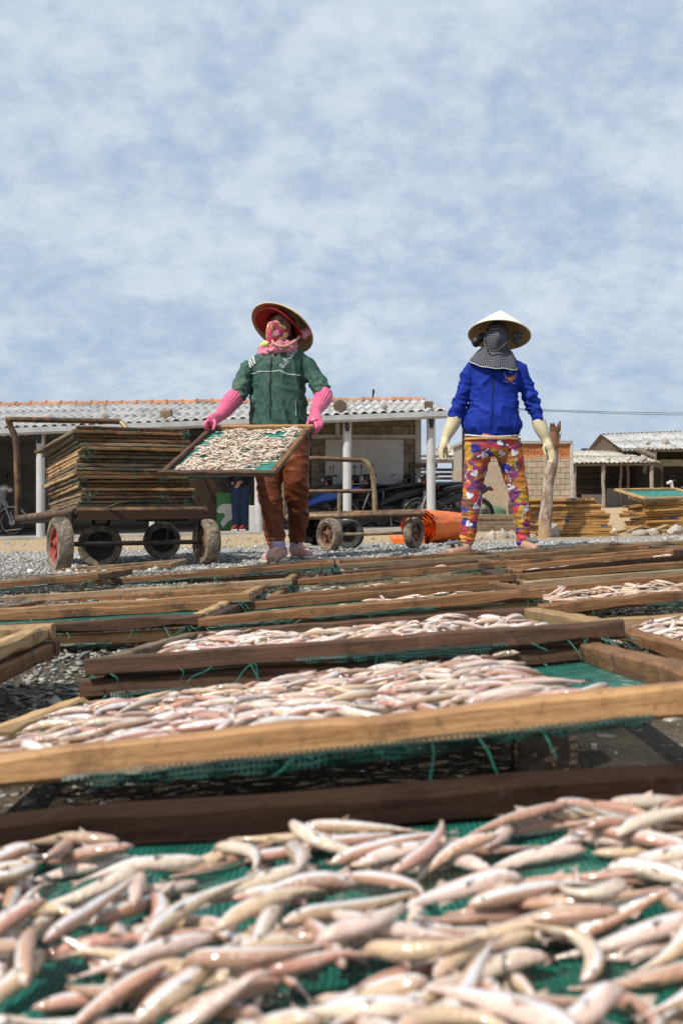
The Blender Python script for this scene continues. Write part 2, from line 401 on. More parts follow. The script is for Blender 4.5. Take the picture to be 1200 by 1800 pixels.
def build_gravel():
    rg = np.random.default_rng(5)
    xy = np.c_[rg.uniform(-3.8, 3.8, 110000), rg.uniform(4.7, 9.6, 110000)]
    keep = rg.uniform(0, 1, len(xy)) < np.clip(1.25 - np.maximum(xy[:, 1] - 7.4, 0) * 0.6, 0.04, 1)
    scatter_stones('gravel', xy[keep], 0.0060, [(0.30, 0.295, 0.28), (0.40, 0.39, 0.37), (0.20, 0.195, 0.185), (0.50, 0.49, 0.46), (0.33, 0.305, 0.265)], 0.7, 2,
                   label='strip of grey crushed gravel behind the trays', cat='gravel')
    xy = np.c_[rg.uniform(-1.6, 1.6, 60000), rg.uniform(0.2, 4.8, 60000)]
    scatter_stones('shell_litter', xy, 0.0062, [(0.22, 0.205, 0.165), (0.15, 0.135, 0.105), (0.30, 0.27, 0.22), (0.11, 0.095, 0.08), (0.36, 0.32, 0.25), (0.21, 0.21, 0.195)], 0.28, 3,
                   label='dark flaky shells and grit under the drying trays', cat='litter')
    xy = np.c_[rg.uniform(-8, 9, 2500), rg.uniform(8.5, 20, 2500)]
    scatter_stones('pebbles', xy, 0.014, [(0.40, 0.34, 0.26), (0.30, 0.25, 0.19), (0.5, 0.46, 0.4)], 0.6, 4,
                   label='small pebbles strewn over the sand', cat='pebbles')
build_gravel()

# ------------------------------------------------------------------ drying trays
RH, RW = 0.027, 0.030            # height and width of a tray rail
_rails = {}
def rail_mesh(L, var, h=RH, w=RW):
    key = (round(L, 3), var, h, w)
    if key in _rails: return _rails[key]
    rg = random.Random(var * 77 + int(L * 1000)); mb = MB(); k = 13; secs = []; b = 0.0035
    for i in range(k):
        x = -L / 2 + L * i / (k - 1); e = 1.0 if 0 < i < k - 1 else 0.96; b = 0.0022 + rg.random() ** 3 * 0.006
        oy, oz = rg.uniform(-1, 1) * 0.0016, rg.uniform(-1, 1) * 0.0013; sy, sz = e * rg.uniform(0.95, 1.05), e * rg.uniform(0.95, 1.04)
        secs.append([(x, oy + yy * sy, oz + zz_ * sz) for (yy, zz_) in ((-w / 2 + b, -h / 2), (w / 2 - b, -h / 2), (w / 2, -h / 2 + b), (w / 2, h / 2 - b), (w / 2 - b, h / 2), (-w / 2 + b, h / 2), (-w / 2, h / 2 - b), (-w / 2, -h / 2 + b))])
    mb.loft(secs); me = mb.mesh('rail', True); me.materials.append(M['wood_brown']); _rails[key] = me; return me
_nets = {}
def net_mesh(w, l, var):
    key = (w, l, var)
    if key in _nets: return _nets[key]
    rg = random.Random(var + 5); n = 12; v = []; f = []
    for i in range(n + 1):
        for j in range(n + 1):
            u, q = i / n, j / n; sag = -0.010 * math.sin(math.pi * u) * math.sin(math.pi * q)
            v.append((-w / 2 + 0.006 + (w - 0.012) * u, 0.006 + (l - 0.012) * q, 0.001 + sag + 0.0025 * mnoise.noise((u * 6, q * 6, var * 3.1)) * (0 < i < n and 0 < j < n)))
    f = [(i * (n + 1) + j, (i + 1) * (n + 1) + j, (i + 1) * (n + 1) + j + 1, i * (n + 1) + j + 1) for i in range(n) for j in range(n)]
    me = mesh_np('net', v, f, True); me.materials.append(M['net']); _nets[key] = me; return me
def net_z(u, q): return 0.001 - 0.010 * math.sin(math.pi * u) * math.sin(math.pi * q)
def fray_mesh(w, l, seed, n=26, reach=0.05, front_only=False, strips=2, deep=0.009):
    """loose green net threads and a ragged hem hanging below the rails"""
    rg = random.Random(seed); mb = MB()
    for _ in range(n):
        side = 0 if front_only else rg.choice((0, 0, 1, 2))
        corner = rg.random() < 0.55
        u = rg.choice((rg.uniform(0, 0.06), rg.uniform(0.94, 1))) if corner else rg.random()
        if side == 0: p = Vector((-w / 2 + w * u, -0.002, 0.003)); dr = Vector((rg.uniform(-1, 1), -0.5, -0.4))
        elif side == 1: p = Vector((w / 2 + 0.002, l * u, 0.003)); dr = Vector((0.5, rg.uniform(-1, 1), -0.4))
        else: p = Vector((-w / 2 - 0.002, l * u, 0.003)); dr = Vector((-0.5, rg.uniform(-1, 1), -0.4))
        pts = [p.copy()]; step = reach * rg.uniform(0.2, 0.5) 
        for q in range(4):
            dr = (dr + Vector((rg.uniform(-.6, .6), rg.uniform(-.4, .4), rg.uniform(-.6, .3)))).normalized(); p = p + dr * step * 0.5; pts.append(p.copy())
        mb.tube(pts, [0.0008, 0.0008, 0.0007, 0.0006, 0.0004], 3, False)
    # ragged strips of netting folded round the bottom edge
    mb.m = 1
    for _ in range(strips):
        a = rg.uniform(0, 0.75); b_ = a + rg.uniform(0.15, 0.4); k = 22; v = []
        dep = rg.uniform(0.3, 1.0) * deep
        for i in range(k + 1):
            u = min(1, a + (b_ - a) * i / k); x = -w / 2 + w * u; d = dep * math.sin(math.pi * i / k) ** .5 * rg.uniform(.5, 1.3) + rg.uniform(0, 0.003)
            v += [(x, -0.0035, 0.007), (x, -0.006, 0.002), (x + rg.uniform(-.004, .004), -0.004 + rg.uniform(-.004, .006), -d)]
        mb.add(v, [(3 * i + q, 3 * i + q + 1, 3 * i + q + 4, 3 * i + q + 3) for i in range(k) for q in (0, 1)])
    return mb.mesh('net_fray', True)
_frays = {}
def make_tray(Mx, w, l, label, group=None, mats=None, var=None, net='net', fray=None, strips=2, deep=0.009, name='drying_tray', h=RH, rw=RW):
    """Mx: frame at the middle of the front bottom edge, x along the front, y to the back"""
    var = random.randrange(1000) if var is None else var; rg = random.Random(var)
    root = empty(name, None, label, 'tray', group, mat=Mx)
    mats = mats or [rg.choice(M['wood_rail'])] * 4
    j = lambda: rg.uniform(-.0025, .0025)
    inst('rail', rail_mesh(w + 0.006, var % 5, h, rw), root, (j(), rw / 2, h / 2), mat=mats[0])
    inst('rail', rail_mesh(w + 0.006, (var + 2) % 5, h, rw), root, (j(), l - rw / 2, h / 2), mat=mats[1])
    for s, k in ((-1, 2), (1, 3)):
        inst('rail', rail_mesh(l - 2 * rw, (var + k) % 5, h, rw), root, (s * (w / 2 - rw / 2), l / 2, h / 2 - 0.0015), (0, 0, R(90)), mat=mats[k])
    inst('net', net_mesh(w, l, var % 4), root, mat=M[net])
    if fray:
        key = (w, l, fray, var % 5, strips, deep)
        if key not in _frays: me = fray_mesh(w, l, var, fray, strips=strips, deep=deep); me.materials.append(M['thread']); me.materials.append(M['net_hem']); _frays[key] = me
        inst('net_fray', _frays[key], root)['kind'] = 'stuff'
    return root
def pose(x, y, z, yaw, roll, pitch):
    """frame of a tray whose front TOP edge middle is at x,y,z (z measured from eye height)"""
    m = Matrix.Rotation(yaw, 4, 'Z') @ Matrix.Rotation(-roll, 4, 'Y') @ Matrix.Rotation(pitch, 4, 'X')
    return Matrix.Translation((x, y, CAMZ + z)) @ m @ Matrix.Translation((0, 0, -RH))
def px_pose(fl, fr, w, pitch=-0.05, drop=0.0):
    """front top edge seen between two photo points; the distance follows from the real width"""
    d = w * F / math.hypot(fr[0] - fl[0], fr[1] - fl[1]); a, b = W(*fl, d), W(*fr, d)
    x = (b - a).normalized(); y0 = Vector((-x.y, x.x, 0)).normalized(); y = (y0 + Vector((0, 0, pitch))).normalized(); y = (y - x * y.dot(x)).normalized(); z = x.cross(y)
    return frame((a + b) / 2 - z * (RH + drop), x, y, z)
TRAYS = {}
wt, wd, wr, wb, wg, wl_ = (M[k] for k in ('wood_tan', 'wood_dark', 'wood_red', 'wood_brown', 'wood_grey', 'wood_light'))
GRP = 'drying trays laid out over the yard'
def gtray(key, Mx, w, l, label, mats, **kw):
    TRAYS[key] = (make_tray(Mx, w, l, label, GRP, mats, **kw), Mx, w, l)
gtray('T1', pose(0.0, 0.08, -0.228, 0.0, 0.074, 0.0), 0.77, 0.70, 'nearest tray in front, heaped with fish against its dark red back rail', [wb, wr, wb, wb], var=3)
gtray('T2', pose(-0.033, 0.828, -0.191, -0.023, 0.11, -0.101), 0.77, 0.70, 'second tray, behind a long golden front rail, filled with wet fish', [wt, wd, wl_, wb], var=14, fray=18, strips=4, deep=0.009)
gtray('T3', pose(0.016, 1.428, -0.207, -0.026, 0.077, -0.087), 0.77, 0.76, 'third tray, with a dark brown front rail, its fish heaped in the middle', [wd, wd, wg, wl_], var=25, fray=30)
T3M = TRAYS['T3'][1]
gtray('T3u', T3M @ Matrix.Translation((-0.012, 0.012, -0.031)), 0.77, 0.70, 'empty tray stacked directly under the third tray', [wd, wd, wd, wd], var=31, net='net_old', fray=20)
gtray('T4', pose(0.92, 1.44, -0.208, 0.0, 0.06, -0.05), 0.77, 0.70, 'tray full of fish at the right edge, right of the third tray', [wr, wl_, wb, wb], var=8, fray=26)
gtray('T5', px_pose((350, 1085), (950, 1033), 0.77, -0.06), 0.77, 0.66, 'nearly bare tray right behind the third tray', [wb, wb, wd, wb], var=12, fray=30)
gtray('T5u', px_pose((350, 1085), (950, 1033), 0.77, -0.06, 0.030) @ Matrix.Translation((0.02, 0.02, 0)), 0.77, 0.66, 'old tray lying under the nearly bare middle tray', [wl_, wd, wd, wb], var=13, net='net_old')
gtray('T6', px_pose((470, 1047), (905, 1008), 0.77, -0.05), 0.77, 0.62, 'fourth tray in the middle row counted from the dark-railed tray', [wb, wg, wb, wd], var=17, fray=40)
gtray('T6u', px_pose((470, 1047), (905, 1008), 0.77, -0.05, 0.031) @ Matrix.Translation((-0.02, 0.015, 0)), 0.77, 0.62, 'tray lying under the fourth tray of the middle row', [wt, wg, wb, wd], var=47, net='net_old')
gtray('T7', px_pose((525, 1018), (890, 985), 0.77, -0.05), 0.77, 0.62, 'fifth tray in the middle row, green net showing', [wb, wd, wb, wb], var=18, fray=50)
gtray('T8', px_pose((585, 992), (882, 974), 0.77, -0.03), 0.77, 0.60, 'farthest tray in the middle row, just before the feet in trousers', [wg, wb, wb, wd], var=19, fray=46)
gtray('L0', pose(-0.905, 1.08, -0.236, 0.0, 0.05, -0.02), 0.77, 0.72, 'tray at the left edge with a pale side rail beside dark shells', [wl_, wl_, wl_, wl_], var=20)
gtray('L0u', pose(-0.90, 1.09, -0.268, 0.0, 0.05, -0.02), 0.77, 0.72, 'lower tray under the pale-railed tray at the left edge', [wb, wb, wb, wb], var=21, net='net_old')
gtray('L1', px_pose((-248, 1112), (352, 1080), 0.77, -0.05), 0.77, 0.60, 'left tray with a dark front rail beyond the patch of shells', [wd, wb, wb, wl_], var=22, fray=60)
gtray('L1u', px_pose((-248, 1112), (352, 1080), 0.77, -0.05, 0.031) @ Matrix.Translation((-0.05, 0.02, 0)), 0.77, 0.60, 'tan-railed tray lying under the dark-fronted left tray', [wt, wb, wb, wl_], var=23, fray=50)
gtray('L2', px_pose((-37, 1072), (435, 1042), 0.77, -0.05), 0.77, 0.58, 'second tray of the left row, its tan rail ending in a pale corner', [wt, wb, wb, wl_], var=24, fray=40)
gtray('L3', px_pose((5, 1049), (510, 1016), 1.0, -0.05), 1.0, 0.60, 'long left tray with a shaggy fibrous front rail', [wg, wb, wb, wb], var=26, fray=40)
gtray('L4', px_pose((150, 1021), (585, 986), 1.0, -0.05), 1.0, 0.60, 'long tray before the pink shoes, at the end of the left row', [wb, wb, wg, wb], var=27, fray=60)
gtray('L5', px_pose((-190, 1042), (172, 1008), 0.77, -0.04), 0.77, 0.6, 'tray at the far left, before the loaded trolley wheels', [wb, wg, wg, wb], var=28, fray=46)
gtray('L6', px_pose((62, 1008), (300, 990), 0.66, -0.02), 0.66, 0.5, 'small tray nearest the loaded trolley, green threads at its corner', [wb, wg, wt, wg], var=29, fray=50)
gtray('R2', px_pose((950, 1062), (1562, 1004), 0.77, -0.05), 0.77, 0.62, 'right-row tray with fish peeping over its brown front rail', [wb, wb, wb, wd], var=32, fray=20)
gtray('R3', px_pose((920, 1022), (1365, 988), 0.77, -0.05), 0.77, 0.62, 'right-row tray with a tangle of green thread at its front', [wg, wb, wb, wd], var=33, fray=70)
gtray('R3u', px_pose((920, 1022), (1365, 988), 0.77, -0.05, 0.031), 0.77, 0.62, 'tray lying under the right-row tray with tangled threads', [wb, wb, wb, wd], var=43, net='net_old')
gtray('R4', px_pose((920, 1003), (1290, 966), 0.77, -0.05), 0.77, 0.62, 'right-row tray with a reddish front rail and torn green net', [wr, wb, wb, wd], var=34, fray=70)
gtray('R5', px_pose((893, 986), (1200, 961), 0.77, -0.03), 0.77, 0.6, 'second farthest tray of the right row', [wb, wb, wb, wd], var=35, fray=30)
gtray('R6', px_pose((883, 977), (1126, 957), 0.68, -0.02), 0.68, 0.5, 'farthest tray of the right row, below the flip-flops', [wb, wg, wb, wd], var=36, fray=30)
gtray('R7', px_pose((1128, 962), (1420, 946), 0.80, -0.02), 0.80, 0.6, 'tray at the far right end of the field of trays', [wb, wg, wb, wd], var=37, fray=30)
# blocks of wood that prop the trays up off the shells
def props():
    for k, (root, Mx, w, l) in TRAYS.items():
        if k.endswith('u'): continue
        for (u, q) in ((-0.34, 0.25), (0.34, 0.25), (-0.34, 0.85), (0.34, 0.85)):
            if k == 'T2': q = 0.55 if q < .5 else 0.9
            p = Mx @ Vector((u * w, q * l, -0.004 if k + 'u' not in TRAYS else -0.036)); g = Gf(p.x, p.y) - 0.01; hh = p.z - g
            if hh < 0.02: continue
            mb = MB(); mb.box((0, 0, hh / 2), (0.07, 0.05, hh), bev=0.004); o = mb.build('support_block', M['wood_old'], None, True); o.location = (p.x, p.y, g)
            tag(o, 'dark wooden block propping a drying tray off the ground', 'block', 'wooden blocks under the trays')
props()
# ------------------------------------------------------------------ fish
class Bed:
    """height field over one tray, so that fish lie on the net and on each other"""
    def __init__(s, w, l, cell=0.003):
        s.w, s.l, s.c = w, l, cell; s.nx, s.ny = int(w / cell), int(l / cell)
        x = (np.arange(s.nx) + .5) / s.nx; y = (np.arange(s.ny) + .5) / s.ny
        s.H = (0.002 - 0.010 * np.sin(math.pi * x)[:, None] * np.sin(math.pi * y)[None, :]).astype(float)
    def ij(s, x, y):
        return np.clip(((x + s.w / 2) / s.c).astype(int), 0, s.nx - 1), np.clip((y / s.c).astype(int), 0, s.ny - 1)
    def splat(s, P, r):
        for (x, y, z), q in zip(P, r):
            k = int(q / s.c) + 1; i0, j0 = s.ij(np.array([x]), np.array([y])); i0, j0 = int(i0[0]), int(j0[0])
            a, b, c, d = max(0, i0 - k), min(s.nx, i0 + k + 1), max(0, j0 - k), min(s.ny, j0 + k + 1)
            ii, jj = np.meshgrid(np.arange(a, b), np.arange(c, d), indexing='ij')
            d2 = ((ii - i0) ** 2 + (jj - j0) ** 2) * s.c ** 2
            top = np.where(d2 < q * q, z + np.sqrt(np.maximum(q * q - d2, 0)) * 0.85, -1)
            s.H[a:b, c:d] = np.maximum(s.H[a:b, c:d], top)
PROF_T = np.array([0, .02, .06, .13, .22, .34, .48, .62, .75, .86, .94, 1.0])
PROF_R = np.array([.14, .34, .58, .80, .95, 1.0, .93, .74, .52, .34, .22, .17])
def fish_shape(bed, x, y, phi, L, rmax, bend, twist, rings, nseg, rg, zmax):
    t = np.linspace(0, 1, rings) ** 0.92; a = phi + bend * (t - 0.5) * 2 * (1 + 0.5 * t)
    ds = np.diff(t) * L; px = np.concatenate([[0], np.cumsum(np.cos((a[1:] + a[:-1]) / 2) * ds)]); py = np.concatenate([[0], np.cumsum(np.sin((a[1:] + a[:-1]) / 2) * ds)])
    m = rings // 2; px = px - px[m] + x; py = py - py[m] + y
    mg = 0.032
    if px.min() < -bed.w / 2 + mg or px.max() > bed.w / 2 - mg or py.min() < mg or py.max() > bed.l - mg: return None
    r = np.interp(t, PROF_T, PROF_R) * rmax
    i, j = bed.ij(px, py); sup = bed.H[i, j]
    for o in (-0.6, 0.6):
        i, j = bed.ij(px - np.sin(a) * r * o, py + np.cos(a) * r * o); sup = np.maximum(sup, bed.H[i, j] - r * 0.25)
    z = sup + r * 0.8; hull = z.copy()
    # a stiff fish: the lowest straight line above its supports, eased a little to the shape beneath
    k_ = np.arange(rings); best = None
    for ia in range(0, rings // 2 + 1, 2):
        for ib in range(rings // 2, rings, 2):
            if ib <= ia: continue
            ln = z[ia] + (z[ib] - z[ia]) * (t - t[ia]) / (t[ib] - t[ia])
            ex = (z - ln).max(); ln = ln + max(ex, 0) * 0.9
            if best is None or ln.mean() < best.mean(): best = ln
    if abs(best[-1] - best[0]) > 0.5 * L: return None
    for _ in range(40): hull[1:-1] = np.maximum(hull[1:-1], 0.5 * (hull[:-2] + hull[2:]))
    z = 0.78 * best + 0.22 * hull
    z = np.maximum(z, sup + r * 0.2)
    for _ in range(2): z[1:-1] = 0.25 * z[:-2] + 0.5 * z[1:-1] + 0.25 * z[2:]
    if z.max() > zmax: return None
    P = np.stack([px, py, z], 1); bed.splat(P, r)
    # rings
    T = np.gradient(P, axis=0); T /= np.linalg.norm(T, axis=1)[:, None]
    S = np.cross(np.array([0, 0, 1.0]), T); S /= np.linalg.norm(S, axis=1)[:, None]; U = np.cross(T, S)
    w = np.arange(nseg) * 2 * math.pi / nseg
    ca, sa = np.cos(w)[None, :, None], np.sin(w)[None, :, None]
    tall = 1.12 - 0.25 * np.clip(t - 0.7, 0, 1)      # deeper than wide along the dorsal line
    c, s_ = math.cos(twist), math.sin(twist)
    A = S * c + U * s_; B = -S * s_ + U * c
    V = P[:, None, :] + (A[:, None, :] * sa * 0.86 + B[:, None, :] * ca * tall[:, None, None]) * r[:, None, None]
    # colour by angle from the back: brown-pink back, white silver side, cream belly
    ang = np.abs(((w + math.pi) % (2 * math.pi)) - math.pi) / math.pi
    back = np.array(rg.choice([(0.42, 0.22, 0.14), (0.46, 0.27, 0.165), (0.34, 0.19, 0.125), (0.50, 0.25, 0.18), (0.40, 0.27, 0.16)]))
    belly = np.array(rg.choice([(0.62, 0.51, 0.39), (0.58, 0.43, 0.27), (0.62, 0.47, 0.39)]))
    silver = np.array((0.95, 0.94, 0.94))
    wb_ = np.clip((0.34 - ang) / 0.10, 0, 1); ws = np.clip(1.8 * (1 - np.abs(ang - 0.43) / 0.13), 0, 1)
    colr = belly[None] * (1 - wb_)[:, None] + back[None] * wb_[:, None]; colr = colr * (1 - ws)[:, None] + silver[None] * ws[:, None]
    C = np.broadcast_to(colr[None], (rings, nseg, 3)).copy()
    hd = np.clip(1 - t / 0.2, 0, 1)[:, None, None] * 0.55; C = C * (1 - hd) + np.array(rg.choice([(0.40, 0.22, 0.18), (0.46, 0.31, 0.22), (0.38, 0.19, 0.16)])) * hd
    tl = np.clip((t - 0.82) / 0.18, 0, 1)[:, None, None] * 0.6; C = C * (1 - tl) + np.array((0.38, 0.24, 0.16)) * tl
    C *= rg.uniform(0.86, 1.06)
    gl = np.clip(1 - np.abs(t - 0.185) / 0.022, 0, 1)[:, None, None] * np.clip(np.sin(ang * math.pi) * 1.3, 0, 1)[None, :, None] * 0.75
    C = C * (1 - gl) + np.array((0.24, 0.06, 0.05)) * gl; mo = np.clip(1 - t / 0.035, 0, 1)[:, None, None] * 0.6; C = C * (1 - mo) + np.array((0.16, 0.08, 0.06)) * mo
    V = V.reshape(-1, 3); C = C.reshape(-1, 3)
    k = rings * nseg
    # tail fin: a short flat fork
    e, Tn, An = P[-1], T[-1], B[-1]; ln = L * 0.10
    fin = np.array([e + An * r[-1] * 0.8, e - An * r[-1] * 0.8, e + Tn * ln + An * rmax * 0.75, e + Tn * ln * 0.55, e + Tn * ln - An * rmax * 0.75])
    V = np.r_[V, P[:1] - T[:1] * r[0] * 0.5, fin]; C = np.r_[C, C[:1], np.tile([[0.34, 0.24, 0.18]], (5, 1)) * rg.uniform(0.8, 1.1)]
    q = [(a_ * nseg + b_, a_ * nseg + (b_ + 1) % nseg, (a_ + 1) * nseg + (b_ + 1) % nseg, (a_ + 1) * nseg + b_) for a_ in range(rings - 1) for b_ in range(nseg)]
    tri = [(b_, k, (b_ + 1) % nseg) for b_ in range(nseg)] + [(k + 1, k + 4, k + 3), (k + 2, k + 5, k + 4), (k + 1, k + 2, k + 4)]
    if nseg > 12:      # pectoral and back fins
        i3, i5, i7 = int(rings * .30), int(rings * .48), int(rings * .60); b0 = len(V); add = []
        for s0 in (-1, 1): add += [P[i3] + A[i3] * s0 * r[i3] * .8, P[i3] + T[i3] * L * .10 + A[i3] * s0 * (r[i3] + L * .035) - B[i3] * r[i3] * .4, P[i3] + T[i3] * L * .09 + A[i3] * s0 * r[i3] * .7 - B[i3] * r[i3] * .6]
        add += [P[i5] + B[i5] * r[i5], P[i5] + T[i5] * L * .05 + B[i5] * (r[i5] + L * .05), P[i7] + B[i7] * r[i7], P[i5] - B[i5] * r[i5], P[i7] + T[i7] * L * .03 - B[i7] * (r[i7] + L * .035), P[i7] - B[i7] * r[i7]]
        V = np.r_[V, np.array(add)]; C = np.r_[C, np.tile([[0.52, 0.40, 0.32]], (12, 1)) * rg.uniform(.8, 1.1)]; tri += [(b0 + 3 * q_, b0 + 3 * q_ + 1, b0 + 3 * q_ + 2) for q_ in range(4)]
    # eyes
    h = 2; eyes = [(P[h] + A[h] * s0 * r[h] * 0.80 + B[h] * r[h] * 0.35, r[h] * 0.30) for s0 in (-1, 1)]
    return V, C, q, tri, eyes
def place_fish(bed, n, rg, density=None, zmax=0.03, L=(0.064, 0.090), rad=(0.0047, 0.0062), rings=15, nseg=10, phi_bias=0.0, phi_spread=0.6, tries=12, bendy=0.34):
    res = []; k = 0; it = 0
    while k < n and it < n * tries:
        it += 1
        x, y = rg.uniform(-bed.w / 2, bed.w / 2), rg.uniform(0, bed.l)
        if density is not None and rg.random() > density(x / bed.w + 0.5, y / bed.l): continue
        phi = rg.choice((0, math.pi)) + phi_bias + rg.gauss(0, phi_spread)
        if rg.random() < 0.18: phi = rg.uniform(0, 6.28)
        o = fish_shape(bed, x, y, phi, rg.uniform(*L), rg.uniform(*rad), rg.gauss(0, bendy * (2.6 if rg.random() < 0.16 else 1.0)), rg.choice((-1, 1)) * rg.gauss(1.45, 0.4), rings, nseg, rg, zmax)
        if o is None: continue
        res.append((o, x, y)); k += 1
    return res
def fish_object(o, parentM, label, group, name='fish'):
    V, C, q, tri, eyes = o; Vl = V - V.mean(0); mb = []
    c = V.mean(0); me = bpy.data.meshes.new('fish'); faces = q + tri; verts = [tuple(p) for p in Vl]; nb = len(verts); eye_faces = []
    cols = [tuple(p) for p in C]
    for (ec, er) in eyes:
        ec = ec - c; b = len(verts)
        for d in ((1, 0, 0), (-1, 0, 0), (0, 1, 0), (0, -1, 0), (0, 0, 1), (0, 0, -1)): verts.append(tuple(ec + np.array(d) * er)); cols.append((0.02, 0.02, 0.02))
        eye_faces += [(b + i, b + j, b + kk) for i in (0, 1) for j in (2, 3) for kk in (4, 5)]
    me.from_pydata(verts, [], faces + eye_faces)
    me.polygons.foreach_set('material_index', [0] * len(faces) + [1] * len(eye_faces)); me.polygons.foreach_set('use_smooth', [True] * len(me.polygons))
    a = me.color_attributes.new('Col', 'FLOAT_COLOR', 'POINT'); a.data.foreach_set('color', np.c_[np.array(cols), np.ones(len(cols))].astype(np.float32).ravel())
    me.update()
    ob = bpy.data.objects.new(name, me); setmat(ob, [M['fish'], M['fish_eye']]); ob.matrix_world = parentM @ Matrix.Translation(Vector(c)); link(ob)
    return tag(ob, label, 'fish', group)
def look_of(o):
    V = o[0]; k = len(V) - 6 - (12 if len(V) > 400 else 0); n = V[k]; e = V[k + 1:k + 6].mean(0); m = V[:k].mean(0); ln = np.linalg.norm(e - n); off = np.linalg.norm(m - (n + e) / 2)
    shape = 'curved' if off > 0.09 * ln else 'straight'; a = math.degrees(math.atan2(n[1] - e[1], n[0] - e[0])) % 360
    way = 'head to the right' if a < 45 or a >= 315 else 'head away' if a < 135 else 'head to the left' if a < 225 else 'head towards the viewer'
    return shape, way.replace('to the ', '').replace('towards the viewer', 'to viewer')
FISH_REST = []
def rest(o, Mx, bright=1.0, tint=None):
    V, C, q, tri, eyes = o; Vh = np.c_[V, np.ones(len(V))] @ np.array(Mx).T
    C = C * bright if tint is None else C * (1 - tint[1]) + np.array(tint[0]) * tint[1]
    FISH_REST.append((Vh[:, :3], C, q, tri))
def fish_all():
    rg = random.Random(4)
    # nearest tray: gaps of green net between the fish
    _, Mx, w, l = TRAYS['T1']; bed = Bed(w, l)
    def dens(u, q):
        n = 0.5 + 0.9 * mnoise.noise((u * 5.2 + 3, q * 5.2, 1.7))
        return max(0.0, min(1, n + 0.12 + 0.25 * (q < 0.55) + 0.2 * (u > 0.55)))
    fl = place_fish(bed, 470, rg, dens, 0.022, rings=24, nseg=20, phi_bias=0.25, phi_spread=0.75, L=(0.066, 0.094), rad=(0.0049, 0.0064), bendy=0.36)
    seen = []
    for (o, x, y) in fl:
        p = Mx @ Vector((x, y, 0.01))
        vis = p.y > 0.40 and abs(p.x) < p.y * 0.40 + 0.03
        seen.append(vis)
    n1 = 0
    for vis, (o, x, y) in zip(seen, fl):
        p = Mx @ Vector((x, y, 0.01))
        if vis and n1 < 200:
            side = 'left' if p.x < -0.09 else 'right' if p.x > 0.09 else 'middle'
            row = 'by dark back rail' if p.y > 0.66 else 'at very front' if p.y < 0.54 else 'halfway back'
            sh, wy = look_of(o); lab = f'{sh} fish, {wy}, on nearest tray, {row}, {side} part'; fish_object(o, Mx, lab, lab); n1 += 1
        else: rest(o, Mx)
    # second tray
    _, Mx, w, l = TRAYS['T2']; bed = Bed(w, l)
    def dens2(u, q):
        d = 1.0 if 0.06 < u < 0.82 else 0.02
        if q > 0.80 and (u < 0.30): d *= 0.12
        if q > 0.86: d *= 0.25 + 0.5 * (u > 0.4)
        return d
    fl = place_fish(bed, 700, rg, dens2, 0.028, rings=13, nseg=9, phi_bias=0.15, phi_spread=0.5, tries=9)
    fl2 = sorted(range(len(fl)), key=lambda i: (fl[i][2] < 0.12, -fl[i][0][0][:, 2].max())); pick = set(fl2[:300 - n1])
    for i, (o, x, y) in enumerate(fl):
        if i in pick:
            side = 'left' if x < -0.13 else 'right' if x > 0.13 else 'middle'
            sh, wy = look_of(o); row = 'near golden rail' if y < 0.25 else 'towards back' if y > 0.45 else 'midway'
            lab = f'{sh} fish, {wy}, heaped on second tray, {row}, {side} part'; fish_object(o, Mx, lab, lab)
        else: rest(o, Mx)
    def dens3(u, q): return (1.0 if 0.06 < u < 0.9 else 0.1) * (1.0 if q < 0.82 else 0.25)
    _, Mx, w, l = TRAYS['T3']; bed = Bed(w, l)
    for (o, x, y) in place_fish(bed, 640, rg, dens3, 0.030, rings=10, nseg=8, phi_bias=0.1, phi_spread=0.5, tries=7): rest(o, Mx)
    _, Mx, w, l = TRAYS['T4']; bed = Bed(w, l)
    for (o, x, y) in place_fish(bed, 420, rg, lambda u, q: 1.0 if u < 0.7 else 0.1, 0.042, rings=10, nseg=8, phi_spread=0.6, tries=7): rest(o, Mx)
    for key, n, zm, df in (('R2', 240, 0.040, lambda u, q: 1.0 if u < 0.6 else 0.3), ('T5', 40, 0.03, lambda u, q: 0.2 + 0.8 * (abs(u - 0.75) < 0.2)), ('T6', 60, 0.03, lambda u, q: 1.0 if u < 0.5 else 0.1), ('T7', 40, 0.03, None), ('L4', 24, 0.03, lambda u, q: 1.0 if u > 0.9 else 0.05), ('R4', 40, 0.03, None)):
        _, Mx, w, l = TRAYS[key]; bed = Bed(w, l, 0.004)
        for (o, x, y) in place_fish(bed, n, rg, df, zm, rings=9, nseg=7, tries=6): rest(o, Mx)
    # one dry fish balanced on the rail of the nearly bare tray
    # held tray
    _, Mx, w, l = TRAYS['held']; bed = Bed(w, l, 0.004)
    def densh(u, q):
        n = 0.5 + 1.1 * mnoise.noise((u * 4.2 + 9, q * 4.2, 6.1)); e = min(u, 1 - u, q * 1.3, (1 - q) * 1.3)
        return max(0, min(1, 1.6 * n + 0.12)) * min(1, e / 0.09)
    for (o, x, y) in place_fish(bed, 860, rg, densh, 0.030, rings=9, nseg=7, phi_bias=0.2, phi_spread=0.7, tries=8, L=(0.056, 0.076), rad=(0.0040, 0.0054), bendy=0.16): rest(o, Mx, tint=((0.66, 0.54, 0.42), 0.72))
    Vs, Cs, Q, T3_, b = [], [], [], [], 0
    for (V, C, q, tri) in FISH_REST:
        Vs.append(V); Cs.append(C); Q.append(np.array(q) + b); T3_.append(np.array(tri) + b); b += len(V)
    V = np.concatenate(Vs); C = np.concatenate(Cs); q = np.concatenate(Q); tri = np.concatenate(T3_)
    tris = np.concatenate([q[:, [0, 1, 2]], q[:, [0, 2, 3]], tri])
    me = mesh_fast('heaped_fish', V, tris, C, True); o = bpy.data.objects.new('heaped_fish', me); setmat(o, M['fish']); link(o)
